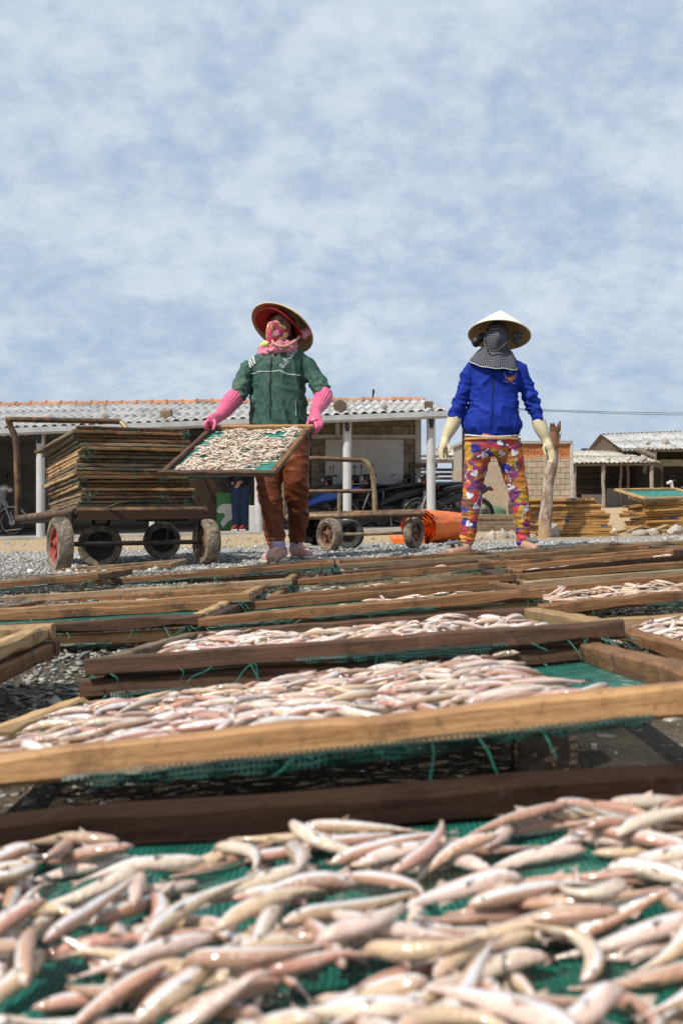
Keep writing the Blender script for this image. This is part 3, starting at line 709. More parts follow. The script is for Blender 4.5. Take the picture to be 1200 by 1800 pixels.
    tag(o, 'small silvery and cream fish heaped across all the other drying trays', 'fish', kind='stuff')
    print('fish', n1, len(pick), len(FISH_REST), len(tris))
# ------------------------------------------------------------------ buildings
M['fibro'] = mottled('fibre_cement', (0.46, 0.45, 0.43), (0.33, 0.32, 0.30), 5, 0.85, 0.3, 40, 0.004, c3=(0.20, 0.195, 0.185), jitter=0.12)
M['fibro_old'] = mottled('fibre_cement_old', (0.47, 0.44, 0.38), (0.32, 0.30, 0.25), 4, 0.9, 0.3, 40, 0.004, c3=(0.28, 0.26, 0.23), jitter=0.14)
M['terracotta'] = mottled('terracotta', (0.46, 0.20, 0.09), (0.34, 0.14, 0.065), 7, 0.8, 0.3, 50, 0.004, c3=(0.26, 0.15, 0.10), jitter=0.18)
M['white_post'] = mottled('white_pipe', (0.50, 0.50, 0.51), (0.43, 0.43, 0.44), 4, 0.5, 0.1, c3=(0.34, 0.33, 0.31))
M['gutter'] = mottled('gutter_grey', (0.40, 0.41, 0.42), (0.32, 0.33, 0.34), 5, 0.5, 0.1)
M['block'] = mottled('cement_block', (0.24, 0.195, 0.145), (0.16, 0.13, 0.10), 6, 0.95, 0.5, 60, 0.006, jitter=0.16)  # store room blocks: base colour lowered to carry the shade inside the shed
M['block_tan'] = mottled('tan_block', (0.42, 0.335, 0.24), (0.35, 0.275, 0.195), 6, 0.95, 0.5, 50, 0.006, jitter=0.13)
M['brick_orange'] = mottled('orange_brick', (0.52, 0.20, 0.075), (0.40, 0.14, 0.055), 9, 0.9, 0.4, 50, 0.006, jitter=0.2)
M['mortar'] = mottled('mortar', (0.36, 0.32, 0.27), (0.27, 0.24, 0.20), 12, 0.95, 0.5, 60, 0.006)
M['plaster'] = mottled('plaster', (0.45, 0.43, 0.39), (0.34, 0.32, 0.29), 3, 0.9, 0.3, 40, 0.005, c3=(0.24, 0.22, 0.20))
M['panel'] = mottled('whitewashed_panel', (0.50, 0.50, 0.49), (0.42, 0.42, 0.415), 2.5, 0.8, 0.15, 30, 0.004, c3=(0.42, 0.42, 0.41))
M['concrete'] = mottled('concrete', (0.36, 0.33, 0.29), (0.26, 0.24, 0.21), 3, 0.95, 0.4, 40, 0.006)
M['dark_plank'] = wood('dark_plank', (0.10, 0.08, 0.06), (0.06, 0.05, 0.04), (0.02, 0.018, 0.015), 0.9)
M['log'] = wood('weathered_log', (0.32, 0.27, 0.22), (0.22, 0.18, 0.14), (0.09, 0.07, 0.055), 0.9)
M['rock'] = mottled('rock', (0.50, 0.44, 0.37), (0.33, 0.29, 0.25), 9, 0.9, 0.6, 40, 0.01, jitter=0.2)
M['black'] = plain('black_plastic', (0.012, 0.012, 0.013), 0.35)
M['rust'] = mottled('rusty_pipe', (0.17, 0.095, 0.05), (0.07, 0.045, 0.03), 18, 0.55, 0.4, 90, 0.003, metallic=0.35, c3=(0.28, 0.17, 0.08))
M['pipe_tan'] = mottled('worn_pipe', (0.36, 0.27, 0.15), (0.20, 0.13, 0.07), 16, 0.5, 0.3, 80, 0.003, metallic=0.3, c3=(0.10, 0.065, 0.04))

def corrugated(width, length, waves, amp=0.024, th=0.007, name='roof_sheet'):
    n = waves * 8; v = []; L = (0.0, length)
    for s in (0, 1):
        for q in L:
            for i in range(n + 1):
                x = width * i / n; v.append((x, q, amp * math.sin(2 * math.pi * waves * i / n) - s * th))
    k = n + 1; f = []
    for i in range(n):
        f += [(i, i + 1, k + i + 1, k + i), (2 * k + i, 3 * k + i, 3 * k + i + 1, 2 * k + i + 1), (i, 2 * k + i, 2 * k + i + 1, i + 1), (k + i, k + i + 1, 3 * k + i + 1, 3 * k + i)]
    f += [(0, k, 3 * k, 2 * k), (n, 2 * k + n, 3 * k + n, k + n)]
    return mesh_np(name, v, f, True)
def roof(parent, off, e0, e1, r0, r1, nc, nr, mat, lap=0.06, waves=5, seed=1, name='roof_sheet', skip=()):
    """sheets between an eave line e0-e1 and a ridge line r0-r1, lapped like slates"""
    e0, e1, r0, r1 = map(Vector, (e0, e1, r0, r1)); rg = random.Random(seed)
    wd_ = (e1 - e0).length / nc; ln = ((r0 - e0).length + (r1 - e1).length) / 2 / nr
    me = corrugated(wd_ + 0.03, ln + lap * 2, waves, name=name); me.materials.append(mat)
    for j in range(nr):
        for i in range(nc):
            if (i, j) in skip: continue
            u0, u1, q0 = i / nc, (i + 1) / nc, j / nr
            a = (e0.lerp(e1, u0)).lerp(r0.lerp(r1, u0), q0); b = (e0.lerp(e1, u1)).lerp(r0.lerp(r1, u1), q0); c = (e0.lerp(e1, u0)).lerp(r0.lerp(r1, u0), (j + 1) / nr)
            x = (b - a).normalized(); y = (c - a); y = (y - x * y.dot(x)).normalized(); z = x.cross(y)
            M4 = frame(a - Vector(off) - y * lap + z * (0.012 * j + 0.006 * (i % 2) + rg.uniform(0, 0.006)), x, y, z)
            o = inst(name, me, parent); o.matrix_local = M4
def rock_mesh(seed, r=1.0, n=9, m=6):
    rg = random.Random(seed); mb = MB(); mb.ball((0, 0, 0), 1, n, m)
    mb.v = [tuple(Vector(p) * (r * (0.78 + 0.5 * abs(mnoise.noise(Vector(p) * 1.3 + Vector((seed, seed * 2, 0))))))) for p in mb.v]
    return mb.mesh('rock', True)
ROCKS = [rock_mesh(i + 1) for i in range(5)]
for me in ROCKS: me.materials.append(M['rock'])
def rock(loc, size, label, group=None, var=0, name='stone'):
    o = inst(name, ROCKS[var % 5], None, loc, (0.3 * var, 0.5 * var, 1.1 * var), size if isinstance(size, tuple) else (size, size * 0.85, size * 0.7))
    return tag(o, label, 'stone', group)
def brick_mesh(w, h, d, b=0.006, name='block'):
    mb = MB(); secs = []
    for (y, e) in ((-d / 2, b), (-d / 2 + b, 0), (d / 2, 0)):
        secs.append([(-w / 2 + e, y, -h / 2 + e), (w / 2 - e, y, -h / 2 + e), (w / 2 - e, y, h / 2 - e), (-w / 2 + e, y, h / 2 - e)])
    mb.loft(secs); return mb.mesh(name, False)
def block_wall(parent, off, x0, x1, y, z0, z1, bw, bh, mat, name='block', skip=None, depth=0.06, gap=0.014, seed=1):
    me = brick_mesh(bw - gap, bh - gap, depth, name=name); me.materials.append(mat); half = brick_mesh(bw / 2 - gap, bh - gap, depth, name=name); half.materials.append(mat)
    rg = random.Random(seed); nr = int(round((z1 - z0) / bh)); nc = int(round((x1 - x0) / bw))
    for j in range(nr):
        row = []
        if j % 2 == 0: row = [(x0 + (i + .5) * bw, me) for i in range(nc)]
        else: row = [(x0 + bw / 4, half)] + [(x0 + (i + 1) * bw, me) for i in range(nc - 1)] + [(x0 + (nc - .25) * bw, half)]
        for (x, m_) in row:
            z = z0 + (j + .5) * bh
            if skip and skip(x, z): continue
            inst(name, m_, parent, (x - off[0], y - off[1] + rg.uniform(-.006, .006), z - off[2]))

def left_shed():
    root_loc = (-3.0, 18.6, Gf(-3, 18.6)); Rt = empty('motorcycle_shed', root_loc, 'long open shed with corrugated roof, orange ridge tiles and white posts', 'shed')
    Z = lambda z: z + CAMZ
    ez = lambda X: Z(1.573 + 0.0395 * (X - 1.91)); rz = lambda X: Z(2.12 + 0.0127 * (X - 1.75))
    xl, xr = -9.3, 1.92
    roof(Rt, root_loc, (xl, 18.35, ez(xl) - 0.0), (xr, 18.35, ez(xr)), (xl, 22.2, rz(xl) - 0.03), (xr - 0.05, 22.2, rz(xr) - 0.03), 13, 3, M['fibro'], seed=3)
    roof(Rt, root_loc, (xr - 0.05, 25.6, ez(xr)), (xl, 25.6, ez(xl)), (xr - 0.05, 22.24, rz(xr) - 0.03), (xl, 22.24, rz(xl) - 0.03), 13, 3, M['fibro'], seed=4)
    # ridge tiles
    mb = MB(); secs = []
    for (x, r_) in ((0, .15), (0.05, .15), (0.052, .125), (0.36, .118)):
        a_ = [(x, -r_ * math.cos(t), r_ * 0.72 * math.sin(t)) for t in np.linspace(0, math.pi, 9)]
        secs.append(a_ + [(p[0], p[1] * .86, p[2] * .82 - 0.002) for p in reversed(a_)])
    mb.loft(secs); tile = mb.mesh('ridge_tile', True); tile.materials.append(M['terracotta'])
    n = 33; X0, X1 = xl, xr - 0.12
    for i in range(n):
        x = X0 + (X1 - X0) * i / n
        o = inst('ridge_tile', tile, Rt, (x - root_loc[0], 22.22 - root_loc[1], rz(x) - 0.02 - root_loc[2] + random.uniform(-.008, .008)), (0, -math.atan(0.0127), random.uniform(-.02, .02)))
    # gutter and front beam
    mb = MB(); secs = []
    for x in (xl, xr + 0.02):
        z = ez(x) - 0.05; secs.append([(x, 18.27, z + 0.02), (x, 18.27, z - 0.07), (x, 18.30, z - 0.11), (x, 18.37, z - 0.11), (x, 18.40, z - 0.07), (x, 18.40, z + 0.02), (x, 18.39, z - 0.06), (x, 18.36, z - 0.095), (x, 18.31, z - 0.095), (x, 18.285, z - 0.06)])
    mb.loft(secs); mb.build('gutter', M['gutter'], Rt, False, root_loc)
    for k, px in enumerate((-210, 72, 270, 455, 610, 757)):
        X = (px - 600) / F * 18.55; g = Gf(X, 18.55) - 0.05; top = ez(X) - 0.10; mb = MB()
        mb.tube([(X, 18.55, g), (X, 18.55, top)], 0.082, 14)
        p = mb.build('post', M['white_post'], Rt, True, root_loc)
        c = MB(); c.box((X + 0.0, 18.45, top - 0.14), (0.07, 0.05, 0.16)); c.tube([(X, 18.42, top - 0.16), (X, 18.42, top - 0.05)], 0.045, 8); c.build('downpipe_bracket', M['black'], p, True, root_loc)
    # rafters under the roof
    for k in range(8):
        X = -8.8 + k * 1.5; mb = MB(); mb.tube([(X, 18.45, ez(X) - 0.09), (X, 22.2, rz(X) - 0.14)], 0.045, 6); mb.build('rafter', M['wood_old'], Rt, True, root_loc)
    # back and end walls
    mb = MB(); mb.box((-3.7, 25.2, 0.3), (11.3, 0.12, 3.4)); mb.build('back_wall', M['concrete'], Rt, False, root_loc)
    mb = MB(); mb.box((-9.3, 21.9, 0.3), (0.12, 6.5, 3.2)); mb.build('end_wall', M['concrete'], Rt, False, root_loc)
    mb = MB(); yy0, yy1 = 18.25, 25.3; ga, gb = Gf(xl, 19) + 0.07, Gf(xr, 19) + 0.05
    mb.add([(xl, yy0, ga - .4), (xr, yy0, gb - .4), (xr, yy1, gb - .4), (xl, yy1, ga - .4), (xl, yy0, ga), (xr, yy0, gb), (xr, yy1, gb), (xl, yy1, ga)],
           [(0, 3, 2, 1), (4, 5, 6, 7), (0, 1, 5, 4), (1, 2, 6, 5), (2, 3, 7, 6), (3, 0, 4, 7)]); mb.build('floor_slab', M['concrete'], Rt, False, root_loc)
    # store room at the right end: cement blocks with a whitewashed panel
    x0, x1, y = -0.62, 1.575, 20.5; z0, z1 = -0.46, 2.0
    mb = MB(); mb.box(((x0 + x1) / 2, y + 0.12, (z0 + z1) / 2), (x1 - x0, 0.16, z1 - z0)); mb.build('room_wall', M['mortar'], Rt, False, root_loc)
    mb = MB(); mb.box((x1 - 0.07, y + 2.3, 0.7), (0.14, 4.2, 2.6)); mb.box((x0 + 0.07, y + 2.3, 0.7), (0.14, 4.2, 2.6)); mb.build('side_wall', M['plaster'], Rt, False, root_loc)
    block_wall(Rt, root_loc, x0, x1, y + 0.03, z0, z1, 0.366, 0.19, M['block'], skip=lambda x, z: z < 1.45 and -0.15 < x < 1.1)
    mb = MB(); mb.box((x1 + 0.0, y - 0.004, (z0 + z1) / 2), (0.12, 0.10, z1 - z0)); mb.box(((x0 + x1) / 2, y - 0.035, 1.60), (x1 - x0, 0.05, 0.08)); mb.build('plaster_band', M['plaster'], Rt, False, root_loc)
    mb = MB(); mb.box((0.47, y - 0.03, 0.62), (1.60, 0.05, 1.84)); mb.build('whitewashed_panel', M['panel'], Rt, False, root_loc)
    # gable timber at the right end
    mb = MB(); mb.tube([(xr - 0.02, 18.4, ez(xr) - 0.07), (xr - 0.05, 22.2, rz(xr) - 0.12)], 0.06, 6); mb.tube([(1.5, 20.3, Z(0.60)), (1.95, 20.3, Z(0.60))], 0.05, 6); mb.build('gable_beam', M['wood_old'], Rt, True, root_loc)
    # weights on the roof
    names = ['orange-brown plank', 'pale broken block', 'grey stump', 'round log end', 'jagged pale rock', 'square timber block']
    for k, (px, py, kind, s) in enumerate(((72, 727, 'p', 0.16), (182, 724, 'r', 0.13), (293, 722, 'b', 0.10), (597, 715, 'l', 0.13), (675, 713, 'r', 0.10), (753, 713, 'b', 0.085))):
        Y = 18.85; p = W(px, py, Y); p.z = ez(p.x) + (Y - 18.35) * (rz(p.x) - ez(p.x)) / 3.85 + 0.06
        lab = f'{names[k]} weighing down the shed roof above the gutter'
        if kind == 'r': rock(p, s, lab, 'weights on the shed roof', k, 'roof_stone'); continue
        mb = MB()
        if kind == 'p': mb.box((0, 0, 0), (0.36, 0.12, 0.09), bev=0.012); o = mb.build('roof_plank', M['terracotta'], None)
        elif kind == 'b': mb.box((0, 0, 0.01), (s * 1.9, 0.16, s * 1.6), bev=0.012); o = mb.build('roof_block', M['wood_grey'], None)
        else: mb.tube([(0, -0.12, 0.05), (0, 0.16, 0.05)], [0.125, 0.12], 12); o = mb.build('roof_log', M['wood_old'], None)
        o.location = p; o.rotation_euler = (R(9), 0, R(random.uniform(-10, 10))); tag(o, lab, 'weight', 'weights on the shed roof')
    # thin aerial on the ridge
    mb = MB(); p = W(655, 702, 22.2); mb.tube([(0, 0, -0.05), (0.01, 0, 0.2)], 0.02, 6); mb.box((0.015, 0, 0.16), (0.045, 0.03, 0.1)); o = mb.build('roof_aerial', M['black'], None); o.location = (p.x, 22.2, rz(p.x) + 0.04)
    tag(o, 'short black rod standing on the orange ridge of the shed', 'rod')
    # bottle on the ledge of the room wall
    o = MB().lathe([(0.0, 0), (0.045, 0), (0.05, 0.02), (0.05, 0.2), (0.02, 0.26), (0.02, 0.31), (0.0, 0.31)], 12).build('bottle', M['panel'], None); o.location = (W(593, 768, 20.42).x, 20.44, 1.642)
    tag(o, 'pale bottle standing on the ledge of the block wall', 'bottle')
left_shed()

def brick_house():
    Y = 30.0; x0, x1 = 3.72, 6.90; z0 = Gf(5.3, Y) - 0.05; zt = CAMZ + 1.63; L0 = (5.3, Y, z0)
    Rt = empty('brick_hut', L0, 'small unplastered block hut with a band of orange bricks on top', 'hut')
    mb = MB(); mb.box(((x0 + x1) / 2, Y + 1.6, (z0 + zt) / 2), (x1 - x0, 3.0, zt - z0)); mb.build('wall_core', M['mortar'], Rt, False, L0)
    zb = zt - 0.10 - 0.44
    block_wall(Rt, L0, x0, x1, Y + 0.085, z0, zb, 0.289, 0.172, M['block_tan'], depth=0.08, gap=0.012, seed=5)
    block_wall(Rt, L0, x0, x1, Y + 0.085, zb, zt - 0.10, 0.20, 0.0733, M['brick_orange'], name='brick', depth=0.08, gap=0.012, seed=6)
    mb = MB(); mb.box(((x0 + x1) / 2, Y + 1.58, zt - 0.045), (x1 - x0 + 0.14, 3.2, 0.09)); mb.build('cap', M['concrete'], Rt, False, L0)
    mb = MB(); mb.box((x1 + 0.03, Y + 0.08, (z0 + zt) / 2 - 0.06), (0.10, 0.16, zt - z0 - 0.12)); mb.build('corner_post', M['plaster'], Rt, False, L0)
    L1 = (3.5, 29.2, z0); Rw = empty('garden_wall', L1, 'plain tan wall behind the patterned trousers, next to the block hut', 'wall')
    mb = MB(); mb.add([(3.38, 29.3, z0), (4.9, 29.3, z0), (4.9, 29.3, z0 + 1.5), (3.9, 29.3, z0 + 1.72), (3.38, 29.3, z0 + 1.45), (3.38, 29.46, z0), (4.9, 29.46, z0), (4.9, 29.46, z0 + 1.5), (3.9, 29.46, z0 + 1.72), (3.38, 29.46, z0 + 1.45)],
        [(0, 1, 2, 3, 4), (9, 8, 7, 6, 5), (0, 5, 6, 1), (1, 6, 7, 2), (2, 7, 8, 3), (3, 8, 9, 4), (4, 9, 5, 0)]); mb.build('wall_face', M['block_tan'], Rw, False, L1)
    # grey wall behind the motorcycles and green covered bin between the legs
    x0, x1, Y2 = 1.55, 3.2, 23.5; g = Gf(2.4, Y2); L2 = (2.4, Y2, g); Rg = empty('low_wall', L2, 'low dark grey wall behind the parked motorcycles', 'wall')
    mb = MB(); mb.box(((x0 + x1) / 2, Y2, g + 0.48), (x1 - x0, 0.15, 1.0), bev=0.01); mb.build('wall_face', M['plaster'], Rg, True, L2)
    mb = MB(); mb.box(((x0 + x1) / 2, Y2, g + 1.0), (x1 - x0 + 0.06, 0.22, 0.05), bev=0.01); mb.build('coping', M['concrete'], Rg, True, L2)
    m = mottled('green_cloth', (0.06, 0.13, 0.07), (0.10, 0.17, 0.10), 6, 0.85, 0.4); p = W(866, 900, 24); gz = Gf(p.x, 24); mb = MB(); secs = []
    for z, s, dx in ((0, 0.33, 0), (0.25, 0.32, 0.01), (0.36, 0.30, 0.0), (0.42, 0.2, -0.02), (0.44, 0.02, 0)):
        secs.append([(p.x + dx + s * math.cos(t) * (1 + .08 * math.sin(5 * t)), 24 + s * .8 * math.sin(t), gz + z + .02 * math.sin(3 * t)) for t in np.linspace(0, 6.283, 18, endpoint=False)])
    mb.loft(secs); o = mb.build('covered_heap', m, None, True); tag(o, 'low heap under a green cover behind the patterned trousers', 'heap')
brick_house()

def log_post(parent, off, x, y, z0, z1, r=0.07, seed=0, name='log_post', mat=None):
    rg = random.Random(seed); pts = [(x + rg.uniform(-.03, .03), y, z0 + (z1 - z0) * t) for t in np.linspace(0, 1, 6)]; mb = MB(); mb.tube(pts, [r * rg.uniform(.85, 1.1) for _ in pts], 9); return mb.build(name, mat or M['log'], parent, True, off)
def right_sheds():
    Z = lambda z: z + CAMZ
    Y = 40.0; x0, x1 = 9.0, 12.75; g = Gf(11, Y); L0 = (11, Y, g); Rt = empty('low_shed', L0, 'low open shed with patched corrugated roof on log posts, beside the block hut', 'shed')
    roof(Rt, L0, (x0, Y, Z(1.30)), (x1, Y, Z(1.33)), (x0, Y + 4, Z(1.98)), (x1 - 0.6, Y + 4, Z(1.90)), 5, 2, M['fibro_old'], waves=4, seed=8)
    for k, px in enumerate((1012, 1062, 1105, 1118, 1148)):
        X = (px - 600) / F * Y; yy = Y + (1.2 if k in (2, 3) else 0.2); log_post(Rt, L0, X, yy, g - 0.1, Z(1.27), 0.085 if k in (1, 4) else 0.055, k)
    mb = MB(); mb.tube([(x0, Y + .15, Z(1.22)), (x1, Y + .15, Z(1.25))], 0.06, 7); mb.build('eave_beam', M['log'], Rt, True, L0)
    mb = MB(); mb.box((11.3, Y + 4.4, g + 1.0), (4.0, 0.06, 2.4)); mb.box((13.0, Y + 2.4, g + .8), (.06, 4.0, 2.0)); mb.build('back_wall', M['dark_plank'], Rt, False, L0)
    for k in range(9):
        mb = MB(); mb.box((11.25, Y + 4.2, g + 0.15 + k * 0.24), (3.6, 0.05, 0.215)); mb.build('plank', M['dark_plank'], Rt, False, L0)
    for (c_, s_) in (((10.35, Y + 0.9, g + 0.27), (0.95, 0.16, 0.55)), ((12.0, Y + 2.0, g + 0.4), (1.6, 0.16, 0.8))): mb = MB(); mb.box(c_, s_); mb.build('low_block_wall', M['concrete'], Rt, False, L0)
    for k, (px, py, s) in enumerate(((1068, 807, .14), (1103, 803, .17), (1130, 803, .24))):
        p = W(px, py, Y + .5); p.z = Z(1.44); rock(p, s, ['small', 'middle', 'largest pale'][k] + ' stone on the patched roof of the low shed', 'stones on the low shed roof', k + 1, 'roof_stone')
    mb = MB(); a, b = W(1118, 790, 40), W(1150, 803, 39.9); mb.tube([a, b], 0.11, 10); o = mb.build('roof_log', M['log'], None, True); tag(o, 'round log lying across the corner of the low shed roof', 'log')
    Y = 42.5; x0, x1 = 12.0, 19.0; g = Gf(14, Y); L0 = (15, Y, g); Rt = empty('tall_shed', L0, 'taller shed with grey corrugated roof at the right edge', 'shed')
    roof(Rt, L0, (x0, Y, Z(1.92)), (x1, Y, Z(2.15)), (x0, Y + 3.6, Z(2.80)), (x1, Y + 3.6, Z(3.05)), 9, 2, M['fibro'], waves=4, seed=9)
    mb = MB(); mb.box(((x0 + x1) / 2, Y + .1, Z(1.93)), (x1 - x0, 0.08, 0.16)); mb.build('eave_beam', M['log'], Rt, False, L0)
    mb = MB(); mb.add([(x0 + .1, Y + .3, Z(1.95)), (x0 + .1, Y + 3.6, Z(2.75)), (x0 + .1, Y + 6.5, Z(1.9)), (x0 + .2, Y + .3, Z(1.95)), (x0 + .2, Y + 3.6, Z(2.75)), (x0 + .2, Y + 6.5, Z(1.9))], [(0, 1, 2), (5, 4, 3), (0, 3, 4, 1), (1, 4, 5, 2), (2, 5, 3, 0)]); mb.build('gable', M['wood_old'], Rt, False, L0)
    for k, X in enumerate((13.4, 15.2, 17.0)): log_post(Rt, L0, X, Y + .15, g - .1, Z(1.9), 0.08, k + 20)
    mb = MB(); mb.box((15.6, Y + 6.6, g + 1.3), (7.6, 0.06, 2.9)); mb.build('back_wall', M['dark_plank'], Rt, False, L0)
    roof(Rt, L0, (x1, Y + 7.2, Z(2.0)), (x0, Y + 7.2, Z(1.9)), (x1, Y + 3.64, Z(3.05)), (x0, Y + 3.64, Z(2.80)), 9, 2, M['fibro'], waves=4, seed=19)
    for k in range(9):
        mb = MB(); mb.box((15.6, Y + 6.4, g + 0.15 + k * 0.24), (7.4, 0.05, 0.215)); mb.build('plank', M['dark_plank'], Rt, False, L0)
    mb = MB(); mb.box((15.7, Y + 2.5, Z(1.45)), (4.6, 0.04, 0.3)); mb.build('awning_strip', M['fibro_old'], Rt, False, L0)
    for k, (px, py, s) in enumerate(((1135, 778, .20), (1168, 775, .26))):
        p = W(px, py, Y + 1); p.z = Z(2.24); rock(p, s, ['smaller', 'larger'][k] + ' stone on the grey roof of the taller shed', 'stones on the tall shed roof', k + 2, 'roof_stone')
    # far timber shelter seen past the end post
    Y = 36.0; x0, x1 = 2.1, 5.2; g = Gf(3, Y); L0 = (3.4, Y, g); Rt = empty('timber_shelter', L0, 'dark timber shelter with corrugated roof seen past the end post', 'shelter')
    roof(Rt, L0, (x0 + 1.2, Y, Z(1.36)), (x1, Y, Z(1.30)), (x0 + 1.2, Y + 3, Z(1.78)), (x1, Y + 3, Z(1.78)), 3, 1, M['fibro_old'], waves=5, seed=12)
    mb = MB(); mb.box((3.6, Y - .05, Z(1.22)), (3.1, 0.1, 0.14)); mb.box((3.6, Y - .02, Z(1.40)), (3.1, 0.2, 0.07)); mb.build('fascia', M['wood_old'], Rt, False, L0)
    for k, X in enumerate((2.35, 2.85, 4.05, 4.3)): log_post(Rt, L0, X, Y + .1, g - .1, Z(1.2), 0.06, k + 30)
    for k in range(5):
        mb = MB(); mb.box((3.7, Y + 2.8, Z(0.30) + k * 0.17), (2.4, 0.04, 0.11)); mb.build('plank', M['dark_plank'], Rt, False, L0)
    mb = MB(); mb.box((3.7, Y + 1, Z(0.15)), (2.6, 0.9, 0.12)); mb.build('bench_top', M['panel'], Rt, False, L0)
right_sheds()
# ------------------------------------------------------------------ trolleys
M['tyre_mud'] = mottled('muddy_tyre', (0.30, 0.24, 0.17), (0.15, 0.12, 0.085), 30, 0.95, 0.9, 70, 0.012, c3=(0.06, 0.05, 0.042))
M['tyre'] = mottled('tyre_rubber', (0.03, 0.03, 0.03), (0.055, 0.052, 0.048), 12, 0.8, 0.3, 60)
M['hub_red'] = mottled('red_hub', (0.40, 0.07, 0.05), (0.26, 0.05, 0.035), 20, 0.5, 0.3, 60, c3=(0.12, 0.05, 0.035))
M['hub_rust'] = mottled('rusty_hub', (0.24, 0.10, 0.06), (0.12, 0.06, 0.04), 20, 0.6, 0.4, 60, c3=(0.06, 0.04, 0.03))
M['dark_steel'] = mottled('dark_steel', (0.05, 0.04, 0.035), (0.025, 0.02, 0.018), 20, 0.5, 0.3, 60, metallic=0.4)
def cart_wheel(name, parent, off, c, r, wdt, axis, tyre, hub, dish=1):
    """solid wheel: tyre and spoked hub; axis points to the outer face"""
    z = Vector(axis).normalized(); x = Vector((0, 0, 1)); x = (x - z * x.dot(z)).normalized(); y = z.cross(x); Mx = frame(Vector(c) - Vector(off), x, y, z)
    w = wdt / 2; rr = r * 0.66
    mb = MB(); mb.lathe([(rr, -w * .75), (rr + .01, -w), (r * .93, -w), (r * .985, -w * .7), (r, -w * .3), (r, w * .3), (r * .985, w * .7), (r * .93, w), (rr + .01, w), (rr, w * .75)], 32, closed=True)
    mb.v = [tuple(Vector(p) * (1 + 0.018 * mnoise.noise(Vector(p) * 30))) for p in mb.v]
    t = mb.build('wheel', None, parent, True); t.name = name; t.matrix_local = Mx; setmat(t, tyre)
    h = MB(); h.lathe([(rr, -w * .7), (rr, w * .8), (rr * .88, w * .72), (rr * .84, w * .1), (rr * .5, w * .05), (rr * .45, w * .45), (rr * .22, w * .6), (rr * .2, w * 1.0), (rr * .1, w * 1.05), (0.0, w * 1.05)], 28)
    h.lathe([(rr * .97, -w * .6), (rr * .5, -w * .5), (rr * .3, -w * .7), (0, -w * .7)], 28)
    for k in range(5):
        a = k * 2 * math.pi / 5; h.box((0, 0, 0), (rr * .5, rr * .18, w * .35), Matrix.Rotation(a, 4, 'Z') @ Matrix.Translation((rr * .62, 0, w * .25)))
    hb = h.build('hub', hub, t, True); n = MB(); n.lathe([(rr * .14, w * .9), (rr * .14, w * 1.3), (0, w * 1.3)], 6); n.build('axle_nut', M['dark_steel'], t, True)
    return t
